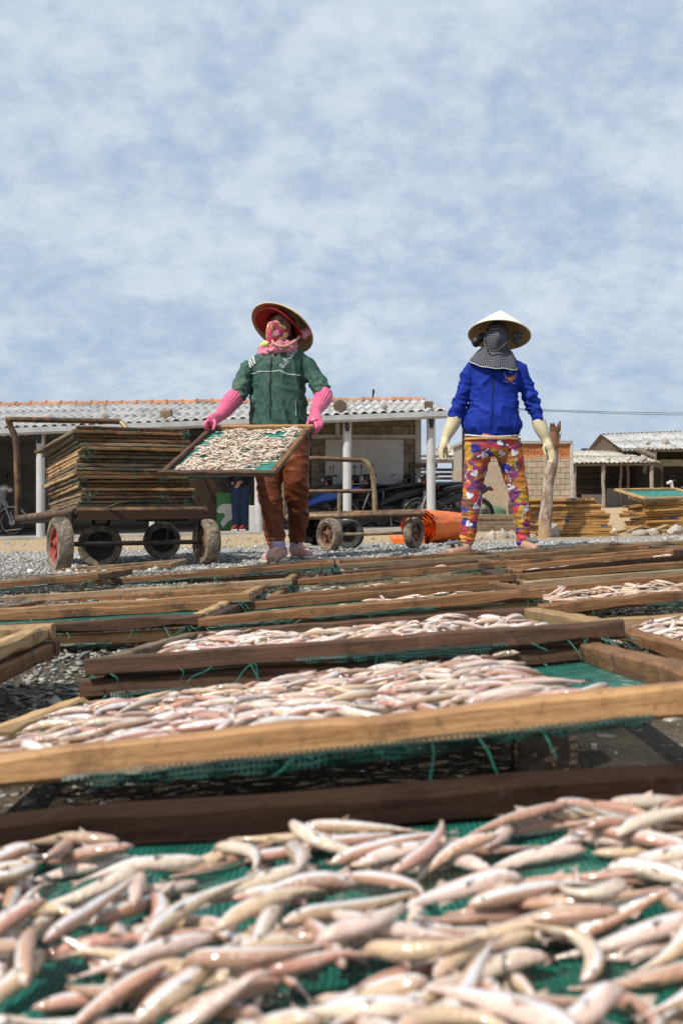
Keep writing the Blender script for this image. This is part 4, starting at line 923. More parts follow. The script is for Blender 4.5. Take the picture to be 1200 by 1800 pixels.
def loaded_trolley():
    O = (-1.5, 6.1, Gf(-1.5, 6.1)); Rt = empty('loaded_trolley', O, 'rusty pipe trolley loaded with a tall stack of empty trays', 'trolley')
    ax = Vector((0.866, 0.5, 0)); bk = Vector((-0.5, 0.866, 0))
    FL = W(133, 899, 5.66); FR = W(362, 897, 6.02); BL = W(32, 911, 6.62); BR = BL + (FR - FL)
    def pipe(name, pts, r=0.02, mat=None, n=10): mb = MB(); mb.tube(pts, r, n); return mb.build(name, mat or M['rust'], Rt, True, O)
    pipe('side_pipe', [BL, FL - bk * 0.0], 0.021); pipe('front_pipe', [FL, FR], 0.024); pipe('side_pipe', [FR, BR], 0.021); pipe('rear_pipe', [BR, BL], 0.021)
    mb = MB(); mb.add([tuple(FL.lerp(BL, .03) + Vector((0, 0, -.035))), tuple(FR.lerp(BR, .03) + Vector((0, 0, -.035))), tuple(BR + Vector((0, 0, -.035))), tuple(BL + Vector((0, 0, -.035))), tuple(FL.lerp(BL, .03) + Vector((0, 0, .012))), tuple(FR.lerp(BR, .03) + Vector((0, 0, .012))), tuple(BR + Vector((0, 0, .012))), tuple(BL + Vector((0, 0, .012)))],
        [(0, 3, 2, 1), (4, 5, 6, 7), (0, 1, 5, 4), (1, 2, 6, 5), (2, 3, 7, 6), (3, 0, 4, 7)]); mb.build('deck', M['wood_dark'], Rt, False, O)
    mb = MB(); a = FL.lerp(FR, 0.02) + Vector((0.0, -.012, -.022)); b = FL.lerp(FR, 0.98) + Vector((0, -.012, -.022)); x = (b - a).normalized(); mb.box((0, 0, 0), ((b - a).length, 0.03, 0.055), frame((a + b) / 2, x, Vector((-x.y, x.x, 0)), Vector((0, 0, 1)))); mb.build('front_board', M['wood_dark'], Rt, True, O)
    # handle hoop at the back
    t1, t2 = W(10, 737, 6.62), W(212, 741, 6.95); s1 = [BL, W(31, 850, 6.62), W(28, 775, 6.64), W(20, 752, 6.64), t1 + Vector((0.02, 0, 0))]
    pipe('handle_post', [tuple(p) for p in spline([tuple(q) for q in s1], 5)], 0.021)
    pipe('handle_bar', [t1, t2], 0.019); pipe('handle_post', [t2 + Vector((0, 0, .0)), W(222, 752, 6.9), W(231, 768, 6.85), W(240, 905, 6.9)], 0.017, M['pipe_tan'])
    # a bent rod lying along the front edge, struts and axles
    pipe('bent_rod', [W(190, 893, 5.72), W(207, 885, 5.72), W(230, 881, 5.75), W(300, 880, 5.84), W(312, 884, 5.86)], 0.006, M['dark_steel'])
    pipe('cross_brace', [W(240, 913, 5.95), W(328, 912, 6.1)], 0.014, M['dark_steel'])
    w1, w4 = W(106, 957, 5.62), W(363, 952, 6.02); 
    r1 = w1.z - Gf(w1.x, w1.y); r4 = w4.z - Gf(w4.x, w4.y)
    cart_wheel('front_wheel', Rt, O, w1, r1, 0.082, -ax, M['tyre_mud'], M['hub_red']); cart_wheel('front_wheel', Rt, O, w4, r4, 0.082, ax, M['tyre_mud'], M['hub_rust'])
    pipe('axle', [w1 + ax * .03, w4 - ax * .03], 0.014, M['dark_steel'])
    w2, w3 = W(176, 959, 5.98), W(285, 950, 6.68); r2 = w2.z - Gf(w2.x, w2.y); r3 = w3.z - Gf(w3.x, w3.y)
    cart_wheel('castor_wheel', Rt, O, w2, r2, 0.07, (0.25, -1, 0), M['tyre_mud'], M['dark_steel']); cart_wheel('castor_wheel', Rt, O, w3, r3, 0.07, (0.35, -1, 0), M['tyre_mud'], M['dark_steel'])
    for (w_, q) in ((w1, FL), (w4, FR)):
        pipe('wheel_strut', [w_ + (ax if w_ is w1 else -ax) * 0.06, Vector((w_.x, w_.y, q.z)) + (ax if w_ is w1 else -ax) * 0.06], 0.016, M['dark_steel'])
    for w_ in (w2, w3):
        for s in (-1, 1): pipe('castor_fork', [w_ + Vector((s * .03, -.05, 0)), Vector((w_.x + s * 0.05, w_.y + .05, FL.z - .03))], 0.010, M['dark_steel'])
    # stacked trays, each its own thing
    wv = (FR - FL); wv.z = 0; wv.normalize(); zt = 0.0; n = 20; rg = random.Random(8)
    lv = Vector((-wv.y, wv.x, 0)); base = FL + wv * 0.365 + lv * 0.05 + Vector((0, 0, .022))
    for k in range(n):
        sh = 0.016 * math.sin(k * 0.55) + rg.uniform(-.014, .014); sh2 = rg.uniform(-.018, .018) - 0.012 * (k > 12)
        yaw = rg.uniform(-.018, .018) + (0.05 if k >= n - 2 else 0)
        tilt = -0.075 - 0.001 * k
        x = (Matrix.Rotation(yaw, 3, 'Z') @ wv); y = (Matrix.Rotation(yaw, 3, 'Z') @ lv); y = (y + Vector((0, 0, tilt))).normalized(); z = x.cross(y)
        o = base + wv * (sh - (0.025 if k > 14 else 0.0) + (0.03 if k == n - 1 else 0)) + lv * sh2 + Vector((0, 0, 0.0237 * k))
        lab = 'topmost' if k == n - 1 else 'lowest' if k == 0 else ORD[n - k] + ' from the top'
        mats = [rg.choice([wb, wb, wt, wg, wb, wg, wd])] * 2 + [rg.choice([wg, wl_, wl_, wg]) for _ in (0, 1)]
        make_tray(frame(o, x, y, z), 0.66, 0.92, f'empty tray, {lab} in the stack on the loaded trolley', 'trays stacked on the trolley', mats, var=100 + k, net='net_old', fray=(44 if k % 2 else 20), strips=k % 2, deep=.006, h=0.0195)
    # two trays lying crosswise on top, at the back
    for k, (px, py) in enumerate(((150, 762), (158, 755))):
        p = W(px, py, 6.35); x = Vector((1, .30, -.01 - .01 * k)).normalized(); y = Vector((-.30, 1, -.03)).normalized(); z = x.cross(y)
        make_tray(frame(p + wv * .30 + Vector((0, 0, -.0)), x, y, z), 0.68, 0.45, ['lower', 'upper'][k] + ' of the two short trays at the back of the loaded trolley stack', 'trays stacked on the trolley', [wb, wb, wg, wg], var=140 + k, net='net_old', fray=30, h=0.0225)
loaded_trolley()
def empty_trolley():
    d = 7.25; O = (0.2, d, Gf(0.2, d)); Rt = empty('empty_trolley', O, 'low empty pipe trolley with curved handle behind the woman with the tray', 'trolley')
    def pipe(name, pts, r=0.018, mat=None): mb = MB(); mb.tube([tuple(p) for p in pts], r, 10); return mb.build(name, mat or M['pipe_tan'], Rt, True, O)
    A, B = W(505, 909, 7.2), W(741, 903, 7.2); A2, B2 = W(520, 905, 7.75), W(742, 899, 7.75)
    pipe('side_pipe', [A, W(605, 907, 7.2)], 0.021); pipe('side_pipe', [W(605, 907, 7.2), B], 0.022, M['rust']); pipe('side_pipe', [A2, B2], 0.02, M['rust']); pipe('end_pipe', [A, A2]); pipe('end_pipe', [B, B2])
    top = [W(500, 806, 7.3), W(560, 806, 7.3), W(637, 809, 7.3)]
    pipe('handle_bar', top, 0.018, M['rust'])
    cv = spline([tuple(W(637, 809, 7.3)), tuple(W(646, 815, 7.3)), tuple(W(654, 832, 7.3)), tuple(W(657, 860, 7.3)), tuple(W(659, 903, 7.3))], 5)
    pipe('handle_post', cv, 0.019); pipe('handle_post', [W(500, 806, 7.3), W(498, 907, 7.3)], 0.018)
    pipe('middle_bar', [W(498, 864, 7.3), W(660, 863, 7.3)], 0.015, M['rust']); pipe('strut', [W(596, 866, 7.3), W(596, 903, 7.3)], 0.014); pipe('strut', [W(590, 905, 7.25), W(590, 925, 7.25)], 0.012)
    w1, w2, w3 = W(579, 940, 7.12), W(614, 939, 7.6), W(727, 936, 7.3)
    rr = [w.z - Gf(w.x, w.y) for w in (w1, w2, w3)]
    cart_wheel('wheel', Rt, O, w1, rr[0], 0.075, (-.80, -.6, 0), M['tyre_mud'], M['hub_rust']); cart_wheel('wheel', Rt, O, w2, rr[1], 0.06, (-.35, -.94, 0), M['tyre'], M['dark_steel']); cart_wheel('wheel', Rt, O, w3, rr[2], 0.065, (.85, -.5, 0), M['tyre_mud'], M['hub_rust'])
    pipe('axle', [w1, W(640, 939, 7.2), w3], 0.012); pipe('fork', [W(707, 906, 7.22), W(716, 936, 7.25)], 0.010); pipe('fork', [W(722, 906, 7.22), W(716, 936, 7.25)], 0.010); pipe('wheel_strut', [w2, W(614, 905, 7.6)], 0.010)
empty_trolley()

# ------------------------------------------------------------------ rolled tarpaulins
def tarp_roll(name, c0, c1, r0, r1, mat, label, spiral=True, flap=None, seed=1):
    c0, c1 = Vector(c0), Vector(c1); ax = (c1 - c0).normalized(); u = Vector((0, 0, 1)); u = (u - ax * u.dot(ax)).normalized(); s = ax.cross(u); mb = MB(); secs = []; n = 64
    for k, t in enumerate(np.linspace(0, 1, 26)):
        r = r0 + (r1 - r0) * t; c = c0.lerp(c1, t); sec = []
        for i in range(n):
            a = 2 * math.pi * i / n; q = r * (1 + 0.07 * mnoise.noise((math.cos(a) * 2.5, math.sin(a) * 2.5, t * 3 + seed)) + 0.03 * (1 - 3 * abs(mnoise.noise((math.cos(a) * 5, math.sin(a) * 5 + 3, t * 6 + seed)))) + 0.03 * math.sin(a * 2 + 1)) 
            if math.sin(a) < -0.8: q *= 0.94
            sec.append(tuple(c + (s * math.cos(a) + u * math.sin(a) * 0.94) * q))
        secs.append(sec)
    mb.loft(secs, caps=False)
    # loose folded layers showing at both ends
    for (c, r, d) in ((c0, r0, -1), (c1, r1, 1)):
        N_ = 190; v = []; turns = 5.5
        for i in range(N_ + 1):
            t = i / N_; a = turns * 2 * math.pi * t; q = r * (0.06 + 0.93 * t) * (1 + 0.09 * mnoise.noise((math.cos(a) * 2, math.sin(a) * 2, seed + t * 7)))
            p = c + (s * math.cos(a) + u * math.sin(a) * 0.94) * q; e = (0.035 * mnoise.noise((a * 0.9, seed, 2)) + 0.012)
            v += [tuple(p + ax * d * e), tuple(p - ax * d * 0.16)]
        mb.add(v, [(2 * i, 2 * i + 2, 2 * i + 3, 2 * i + 1) for i in range(N_)])
        mb.add([tuple(c - ax * d * 0.13)] + [tuple(c - ax * d * 0.13 + (s * math.cos(a) + u * math.sin(a) * .94) * r * .95) for a in np.linspace(0, 6.283, 24)], [(0, i, i + 1) for i in range(1, 24)])
    if flap is not None: mb.add(*flap)
    o = mb.build(name, mat, None, True); return tag(o, label, 'tarpaulin')
M['tarp'] = mottled('orange_tarp', (0.78, 0.17, 0.025), (0.66, 0.13, 0.02), 6, 0.5, 0.35, 22, 0.012)
M['tarp_black'] = mottled('black_net_roll', (0.03, 0.035, 0.03), (0.055, 0.06, 0.05), 20, 0.6, 0.5, 40, 0.01)
c0 = W(735, 934, 8.5); c1 = W(806, 930, 9.15); g = Gf(c0.x, 8.5); c0.z = g + 0.148; c1.z = Gf(c1.x, 9.15) + 0.13
fx = c0 + Vector((-0.26, -0.02, 0)); fz = Gf(fx.x, fx.y) + 0.012
tarp_roll('orange_tarpaulin', c0, c1, 0.165, 0.140, M['tarp'], 'bulky roll of orange tarpaulin beside the empty trolley wheel',
          flap=([(fx.x + .04, fx.y - .05, fz), (fx.x + .3, fx.y - .1, fz), (fx.x + .34, fx.y + .12, fz + .02), (fx.x + .02, fx.y + .1, fz + .05), (fx.x + .04, fx.y - .05, fz + .04), (fx.x + .3, fx.y - .1, fz + .06), (fx.x + .34, fx.y + .12, fz + .07), (fx.x + .02, fx.y + .1, fz + .07)], [(4, 5, 6, 7), (0, 1, 5, 4), (3, 0, 4, 7), (1, 2, 6, 5)]))
c0 = W(552, 935, 8.7); c1 = W(600, 935, 9.5); c0.z = Gf(c0.x, 8.7) + 0.125; c1.z = Gf(c1.x, 9.5) + 0.12
tarp_roll('black_netting_roll', c0, c1, 0.13, 0.12, M['tarp_black'], 'black roll of netting behind the brown trousers', seed=5)

# ------------------------------------------------------------------ stacks of clean trays on the right
def right_stacks():
    rg = random.Random(3); wn = M['wood_new']
    d = 9.75; p = W(994, 945, d); g = Gf(p.x, d); n = 13; hh = 0.0275
    for k in range(n):
        x = Vector((1, rg.uniform(-.04, .04) + .05, 0.012)).normalized(); y = Vector((-x.y, x.x, 0)); z = x.cross(y)
        o = Vector((p.x + rg.uniform(-.03, .03) + (0.10 if k == 0 else 0) - 0.003 * k * (k > 8) * 3, d - 0.3 + rg.uniform(-.02, .02), g + 0.012 + k * 0.0285))
        lab = 'topmost' if k == n - 1 else 'lowest' if k == 0 else ORD[n - k] + ' from the top'
        make_tray(frame(o, x, y, z), 0.68, 0.55, f'clean yellowish tray, {lab} in the stack beside the bare pole', 'clean trays stacked beside the pole', [wn] * 4, var=200 + k, net='net_far')
    d = 11.0; p = W(1176, 932, d); g = Gf(p.x, d); n = 12
    for k in range(n):
        yaw = rg.uniform(-.10, .10) + (0.14 if k == n - 1 else 0)
        x = Vector((1, yaw + .06, 0.02 + rg.uniform(-.012, .012) + 0.004 * k * (k > 5 and k < n - 1))).normalized(); y = Vector((-x.y, x.x, -0.035 if k < n - 2 else 0.10 if k < n - 1 else 0.17)).normalized(); y = (y - x * y.dot(x)).normalized(); z = x.cross(y)
        o = Vector((p.x + rg.uniform(-.05, .05), d - 0.3 + rg.uniform(-.04, .02), g + 0.03 + k * 0.0305))
        if k == n - 1: o += Vector((0.02, -0.02, -0.004))
        lab = 'topmost with green net showing' if k == n - 1 else 'lowest' if k == 0 else ORD[n - k] + ' from the top'
        make_tray(frame(o, x, y, z), 0.80, 0.6, f'clean yellowish tray, {lab} in the tilted stack at the right', 'clean trays in the tilted stack', [wn] * 4 if k < n - 1 else [wl_] * 4, var=230 + k, net='net_far')
    # offcuts and stones on the ground in front
    for k, (a, b, r) in enumerate((((1080, 945), (1100, 936), .018), ((1102, 940), (1127, 929), .02), ((1125, 935), (1152, 928), .018), ((1148, 932), (1170, 944), .021), ((1150, 929), (1200, 932), .015), ((1165, 940), (1215, 943), .017), ((1172, 930), (1182, 926), .014))):
        pa, pb = W(*a, 9.9), W(*b, 10.1); pa.z = Gf(pa.x, 9.9) + 0.03; pb.z = Gf(pb.x, 10.1) + 0.05 + (0.03 if k in (1, 3) else 0); x = (pb - pa); L = x.length; x.normalize(); y = Vector((-x.y, x.x, 0)).normalized(); mb = MB(); mb.box((0, 0, 0), (L, r * 2.2, r * 1.5), bev=.003)
        o = mb.build('timber_offcut', M['wood_light'], None, True); o.matrix_world = frame((pa + pb) / 2, x, y, x.cross(y)); tag(o, f'{ORD[k + 1]} from the left of the pale timber offcuts before the tilted stack', 'offcut', 'timber offcuts on the gravel')
    for k, (px, py, s, l) in enumerate(((1123, 944, .075, 'round pale stone among the timber offcuts, left one'), (1147, 946, .07, 'round pale stone among the timber offcuts, middle one'), (1185, 946, .085, 'wide pale stone among the timber offcuts, rightmost'), (972, 944, .10, 'big jagged pale stone at the foot of the bare pole'), (884, 946, .075, 'whitish stone between the patterned trouser legs, right one'), (862, 948, .06, 'tan stone between the patterned trouser legs, left one'), (895, 942, .05, 'small white stone behind the patterned trouser legs'), (845, 953, .04, 'flat tan stone near the left flip-flop'))):
        d = 9.4; p = W(px, py, d); rock((p.x, d, Gf(p.x, d) + s * .3), (s * 1.15, s, s * .6), l, 'stones lying in the yard', k)
    # old timbers and rubbish further back
    for k, (px, d, L, a) in enumerate(((850, 14.5, 1.1, 8), (858, 14.8, 1.3, -6), (846, 15.2, 1.0, 15), (866, 15.4, 1.2, 3), (940, 15.0, .9, -10))):
        p = W(px, 900, d); mb = MB(); mb.box((0, 0, 0), (L, .12, .07), bev=.006); o = mb.build('old_timber', M['wood_grey'], None, True); o.location = (p.x, d, Gf(p.x, d) + .05 + .055 * k * (k < 4)); o.rotation_euler = (0, 0, R(a)); tag(o, f'weathered board, {ORD[k + 1]} of the loose timbers behind the patterned trousers', 'timber', 'loose timbers in the yard')
right_stacks()

def bare_pole():
    d = 9.2; a, b = W(957, 950, d), W(971, 744, d); O = (a.x, d, Gf(a.x, d)); Rt = empty('wooden_pole', O, 'leaning bare tree trunk pole with peeling bark and splintered top', 'pole')
    mb = MB(); ctl = [(957, 952, .062), (957, 925, .062), (960, 890, .055), (963, 850, .052), (969, 815, .056), (971, 785, .050), (974, 760, .046), (975, 752, .05)]
    P = spline([(*W(x, y, d), r) for (x, y, r) in ctl], 5); mb.tube([tuple(p[:3]) for p in P], [p[3] for p in P], 18)
    mb.v = [tuple(Vector(p) + Vector((1, 0.6, 0)) * 0.003 * mnoise.noise((p[0] * 30, p[1] * 30, p[2] * 6))) for p in mb.v]
    m, t, bs = material('peeling_bark'); vec = objcoord(t); n1 = noise_node(t, objcoord(t, (1, 1, .45)), 16, 6, .7, .4); n2 = noise_node(t, objcoord(t, (40, 40, 3)), 1.5, 5, .7)
    sz = t.nodes.new('ShaderNodeSeparateXYZ'); t.links.new(vec, sz.inputs[0])
    c = mixc(t, maprange(t, n1, .44, .56), (0.22, 0.135, 0.08), (0.40, 0.34, 0.28)); c = mixc(t, maprange(t, n2, .5, .75, 0, .7), c, (0.13, 0.08, 0.045))
    lo = maprange(t, mathn(t, 'ADD', sz.outputs[2], mathn(t, 'MULTIPLY', n1, .35)), .22, .34); c = mixc(t, lo, (0.42, 0.25, 0.13), c)
    hi = maprange(t, mathn(t, 'ADD', sz.outputs[2], mathn(t, 'MULTIPLY', n1, .2)), .86, .96); c = mixc(t, hi, c, (0.19, 0.085, 0.04))
    t.links.new(c, bs.inputs['Base Color']); bs.inputs['Roughness'].default_value = .85; bump(t, bs, mathn(t, 'ADD', n1, n2), .7, .01)
    mb.build('trunk', m, Rt, True, O)
    s = MB(); rg = random.Random(2)
    for k in range(15):
        a_ = k * 2 * math.pi / 15; c = W(975, 754, d) + Vector((math.cos(a_) * .036, math.sin(a_) * .036, -.02)); h = rg.uniform(.03, .10)
        s.tube([c, c + Vector((math.cos(a_) * .004, 0, h * .6)), c + Vector((math.cos(a_) * .014, 0, h))], [.017, .013, .002], 5)
    for (x, y) in ((982, 768), (984, 765)): s.tube([W(x - 5, y + 16, d - .05), W(x, y, d - .05), W(x + 2, y - 4, d - .05)], [.012, .008, .002], 5)
    s.build('splinters', M['wood_brown'], Rt, True, O)
bare_pole()

# ------------------------------------------------------------------ motorcycles
def motorbike(loc, yaw, colour, label, scooter=False, headlight=True, metal=0.0):
    """small underbone motorbike along +X (front), base at the ground between the wheels"""
    Rt = empty('motorcycle', loc, label, 'motorcycle', 'parked motorcycles'); Rt.rotation_euler = (0, 0, yaw)
    paint = mottled('bike_paint', colour, tuple(c * .8 for c in colour), 6, 0.28, 0.04, metallic=metal); blk = M['black']; stl = M['bike_steel']
    def wheel(nm, x):
        z = 0.28; mb = MB(); mb.lathe([(.235, -.03), (.26, -.045), (.282, -.03), (.29, 0), (.282, .03), (.26, .045), (.235, .03)], 32, closed=True)
        w = mb.build(nm, M['tyre'], Rt, True); w.location = (x, 0, z); w.rotation_euler = (R(90), 0, 0)
        r = MB(); r.lathe([(.238, -.028), (.225, -.02), (.225, .02), (.238, .028)], 32, closed=True); r.build('rim', stl, w, True)
        s = MB(); s.lathe([(.0, -.05), (.06, -.045), (.065, -.02), (.065, .02), (.06, .045), (0, .05)], 16)
        for k in range(14):
            a = k * 2 * math.pi / 14; s.tube([(.06 * math.cos(a), .06 * math.sin(a), .025 * (-1) ** k), (.226 * math.cos(a + .25), .226 * math.sin(a + .25), 0)], .0035, 4, False)
        s.build('spokes', stl, w, True); return w
    wheel('front_wheel', .62); wheel('rear_wheel', -.60)
    def loft(nm, prof, mat, par=Rt):
        mb = MB(); secs = []
        for (x, z, hw, hh) in prof: secs.append([(x, hw * math.copysign(abs(math.cos(t)) ** .7, math.cos(t)), z + hh * math.copysign(abs(math.sin(t)) ** .7, math.sin(t))) for t in np.linspace(0, 2 * math.pi, 14, endpoint=False)])
        mb.loft(secs); return mb.build(nm, mat, par, True)
    loft('tail_body', [(-.86, .80, .04, .03), (-.70, .74, .11, .07), (-.40, .66, .14, .10), (-.10, .60, .13, .10), (.08, .52, .09, .08), (.22, .44, .08, .07)], paint)
    loft('seat', [(-.74, .83, .07, .025), (-.55, .83, .13, .045), (-.2, .80, .14, .05), (.02, .76, .11, .045), (.12, .73, .05, .03)], blk)
    # leg shield and head
    mb = MB(); secs = []
    for (x, z, hw) in ((.22, .30, .10), (.27, .45, .17), (.33, .62, .20), (.40, .82, .17), (.40, .92, .12)): secs.append([(x + .02, -hw, z), (x + .07, -hw * .5, z), (x + .085, 0, z), (x + .07, hw * .5, z), (x + .02, hw, z), (x, hw * .9, z), (x + .04, 0, z), (x, -hw * .9, z)])
    mb.loft(secs); mb.build('leg_shield', paint, Rt, True)
    loft('front_cowl', [(.40, .95, .10, .07), (.48, .96, .11, .08), (.56, .93, .08, .06), (.60, .91, .04, .03)], paint)
    h = MB(); h.ball((.585, 0, .925), (.035, .065, .05), 12, 6); h.build('headlight', M['bike_lamp'], Rt, True)
    for s_ in (-1, 1):
        mb = MB(); mb.tube([(.44, s_ * .06, .72), (.62, s_ * .075, .28)], .021, 8); mb.build('fork_leg', stl, Rt, True)
        mb = MB(); mb.tube([(.42, 0, .99), (.42, s_ * .16, 1.02), (.36, s_ * .33, 1.02)], .013, 7); mb.build('handlebar', stl, Rt, True)
        mb = MB(); mb.tube([(.385, s_ * .25, 1.02), (.345, s_ * .37, 1.02)], .019, 8); mb.build('grip', blk, Rt, True)
        mb = MB(); mb.tube([(.40, s_ * .20, 1.03), (.41, s_ * .24, 1.17)], .006, 5); mb.ball((.40, s_ * .25, 1.20), (.012, .06, .038), 10, 6); mb.build('mirror', blk, Rt, True)
        mb = MB(); mb.ball((.54, s_ * .12, .90), (.03, .03, .022), 8, 5); mb.build('indicator', M['bike_amber'], Rt, True)
        mb = MB(); mb.tube([(-.62, s_ * .13, .70), (-.60, s_ * .11, .30)], .022, 8); mb.build('shock_absorber', stl, Rt, True)
    mb = MB(); arc = [(.62 + .315 * math.cos(a), 0, .28 + .315 * math.sin(a)) for a in np.linspace(R(20), R(160), 9)]; secs = [[(p[0], -.055, p[2] - .02), (p[0], -.04, p[2] + .012), (p[0], .04, p[2] + .012), (p[0], .055, p[2] - .02)] for p in arc]; mb.loft(secs); mb.build('front_fender', paint, Rt, True)
    mb = MB(); arc = [(-.60 + .32 * math.cos(a), 0, .28 + .32 * math.sin(a)) for a in np.linspace(R(35), R(185), 9)]; secs = [[(p[0], -.06, p[2] - .02), (p[0], -.045, p[2] + .012), (p[0], .045, p[2] + .012), (p[0], .06, p[2] - .02)] for p in arc]; mb.loft(secs); mb.build('rear_fender', blk, Rt, True)
    mb = MB(); mb.box((.0, 0, .33), (.34, .20, .17), bev=.03); mb.box((.14, 0, .36), (.16, .13, .13), bev=.03); mb.box((-.12, .0, .34), (.2, .24, .11), bev=.03); mb.build('engine', M['dark_steel'], Rt, True)
    mb = MB(); mb.tube([(.12, -.12, .26), (-.2, -.15, .24), (-.45, -.16, .28), (-.85, -.16, .36)], [.02, .025, .045, .045], 10); mb.build('exhaust', stl, Rt, True)
    mb = MB(); mb.tube([(-.1, .09, .30), (-.60, .09, .28)], .022, 6); mb.tube([(-.1, -.09, .30), (-.60, -.09, .28)], .022, 6); mb.build('swing_arm', blk, Rt, True)
    mb = MB(); mb.tube([(-.55, -.11, .86), (-.85, -.11, .87), (-.88, 0, .87), (-.85, .11, .87), (-.55, .11, .86)], .009, 6); mb.build('rack', stl, Rt, True)
    mb = MB(); mb.box((-.88, 0, .76), (.03, .12, .06), bev=.01); mb.build('tail_light', M['bike_red'], Rt, True)
    mb = MB(); mb.tube([(.05, .1, .28), (.02, .2, .02)], .012, 6); mb.build('side_stand', stl, Rt, True)
    return Rt
M['bike_steel'] = mottled('bike_steel', (0.45, 0.45, 0.45), (0.3, 0.3, 0.3), 10, .35, .05, metallic=.7)
M['bike_lamp'] = plain('lamp_glass', (0.7, 0.7, 0.72), .1); M['bike_amber'] = plain('amber_lens', (0.7, 0.13, 0.02), .25); M['bike_red'] = plain('red_lens', (0.5, 0.02, 0.02), .25)
for (px, d, yaw, c, lab, mt) in ((-30, 20.0, R(-4), (0.55, 0.56, 0.58), 'silver motorcycle parked at the left end behind the loaded trolley', .3), (-95, 21.3, R(4), (0.35, 0.36, 0.38), 'grey motorcycle behind the silver one at the left edge', .3),
        (556, 19.6, R(172), (0.02, 0.09, 0.45), 'blue motorcycle behind the woman in brown trousers', 0), (618, 20.0, R(188), (0.03, 0.03, 0.035), 'black motorcycle between the blue one and the white post', 0),
        (690, 19.6, R(176), (0.02, 0.022, 0.022), 'black motorcycle with orange indicator right of the curved handle', 0), (728, 20.6, R(160), (0.02, 0.02, 0.024), 'black motorcycle behind the others near the end post', 0),
        (590, 20.9, R(170), (0.025, 0.025, 0.03), 'black motorcycle in the second row behind the blue one', 0), (662, 20.2, R(196), (0.02, 0.02, 0.022), 'black motorcycle half hidden by the curved handle of the empty trolley', 0), (757, 20.3, R(183), (0.02, 0.02, 0.022), 'black motorcycle right behind the end post', 0),
        (788, 19.2, R(193), (0.03, 0.03, 0.034), 'black motorcycle with its rear wheel beyond the end post', 0), (1200, 37.5, R(175), (0.5, 0.5, 0.52), 'pale motorcycle parked at the far right by the sheds', .2)):
    X = (px - 600) / F * d; onslab = d < 25 and X < 1.9
    motorbike((X, d, (Gf(X, 19) + 0.055 if onslab else Gf(X, d))), yaw, c, lab, metal=mt)

# ------------------------------------------------------------------ things inside the shed and overhead
def shed_contents():
    X = W(430, 900, 19.3).x; gz = Gf(X, 19) + .07
    # green board with a white numeral-like shape
    a, b = W(381, 871, 19.6), W(441, 930, 19.6); O = ((a.x + b.x) / 2, 19.6, gz); Rt = empty('green_board', O, 'green board with a big white curved shape, leaning inside the shed', 'board')
    green = mottled('board_green', (0.03, 0.17, 0.04), (0.04, 0.20, 0.05), 3, .5, .1); white = mottled('board_white', (0.62, 0.60, 0.55), (0.55, 0.53, 0.48), 3, .5, .1)
    mb = MB(); mb.box((0, 0, .36), (a.x - b.x if a.x > b.x else b.x - a.x, .03, .72)); mb.build('panel', green, Rt, False)
    pts = [(381, 902), (384, 894), (392, 889), (410, 889), (425, 892), (436, 888), (441, 892), (441, 930), (428, 930), (430, 920), (424, 914), (412, 914), (402, 919), (392, 931), (388, 922), (396, 910), (394, 905), (385, 905)]
    mb = MB(); q = [((x - 411) / F * 19.6, (931 - y) / F * 19.6 + .03) for (x, y) in pts]; n = len(q)
    bm_v = [(x, -.022, z) for (x, z) in q] + [(x, -.016, z) for (x, z) in q]; mb.add(bm_v, [tuple(range(n))[::-1]] + [(i, (i + 1) % n, n + (i + 1) % n, n + i) for i in range(n)]); mb.build('white_shape', white, Rt, False)
    # brown boards leaning at a slant
    for k, (x0, x1) in enumerate(((338, 372), (352, 408))):
        p0, p1 = W(x0, 838, 20.2 + .1 * k), W(x1 + 10, 925, 20.2 + .1 * k); p1.z = gz; mb = MB(); v = (p1 - p0); L = v.length; v.normalize(); y = Vector((0, 1, 0)); z = v.cross(y); mb.box((0, 0, 0), (L, .03, .36)); o = mb.build('leaning_board', M['wood_old'], None, False)
        o.matrix_world = frame((p0 + p1) / 2 + Vector((0, 0, .0)), v, y, z); tag(o, ['left', 'right'][k] + ' brown board leaning at a slant inside the shed', 'board', 'boards leaning in the shed')
    mb = MB(); mb.box((0, 0, .24), (.16, .16, .5), bev=.015); o = mb.build('concrete_block', M['panel'], None, True); o.location = (W(446, 900, 18.75).x, 18.75, Gf(-1.6, 19) + .05); tag(o, 'pale upright concrete block beside the shed post', 'block')
    # overhead lines
    wire = plain('wire', (0.03, 0.03, 0.032), .6); a = Vector((2.96, 24.2, CAMZ + 2.13)); b = Vector((22.0, 40, CAMZ + 3.6))
    for k in range(2):
        pts = [a.lerp(b, t) + Vector((0, 0, -.28 * math.sin(math.pi * t) + .1 * k * t + .02 * k)) for t in np.linspace(0, 1, 15)]; mb = MB(); mb.tube([tuple(p) for p in pts], .008, 5); o = mb.build('power_line', wire, None, True); tag(o, ['lower', 'upper'][k] + ' of two thin cables crossing the sky at right', 'cable', 'overhead cables')
    mb = MB(); mb.tube([(a.x, a.y, Gf(2.96, 24.2) - .1), (a.x, a.y, a.z + .1)], .035, 8); o = mb.build('cable_mast', M['dark_steel'], None, True); tag(o, 'thin dark mast behind the blue jacket carrying the cables', 'mast')
    mb = MB(); mb.tube([tuple(W(755, 798, 30)), tuple(W(775, 783, 28)), tuple(a)], .010, 5); o = mb.build('stay_wire', wire, None, True); tag(o, 'slanting thin wire past the end post of the shed', 'wire')
shed_contents()
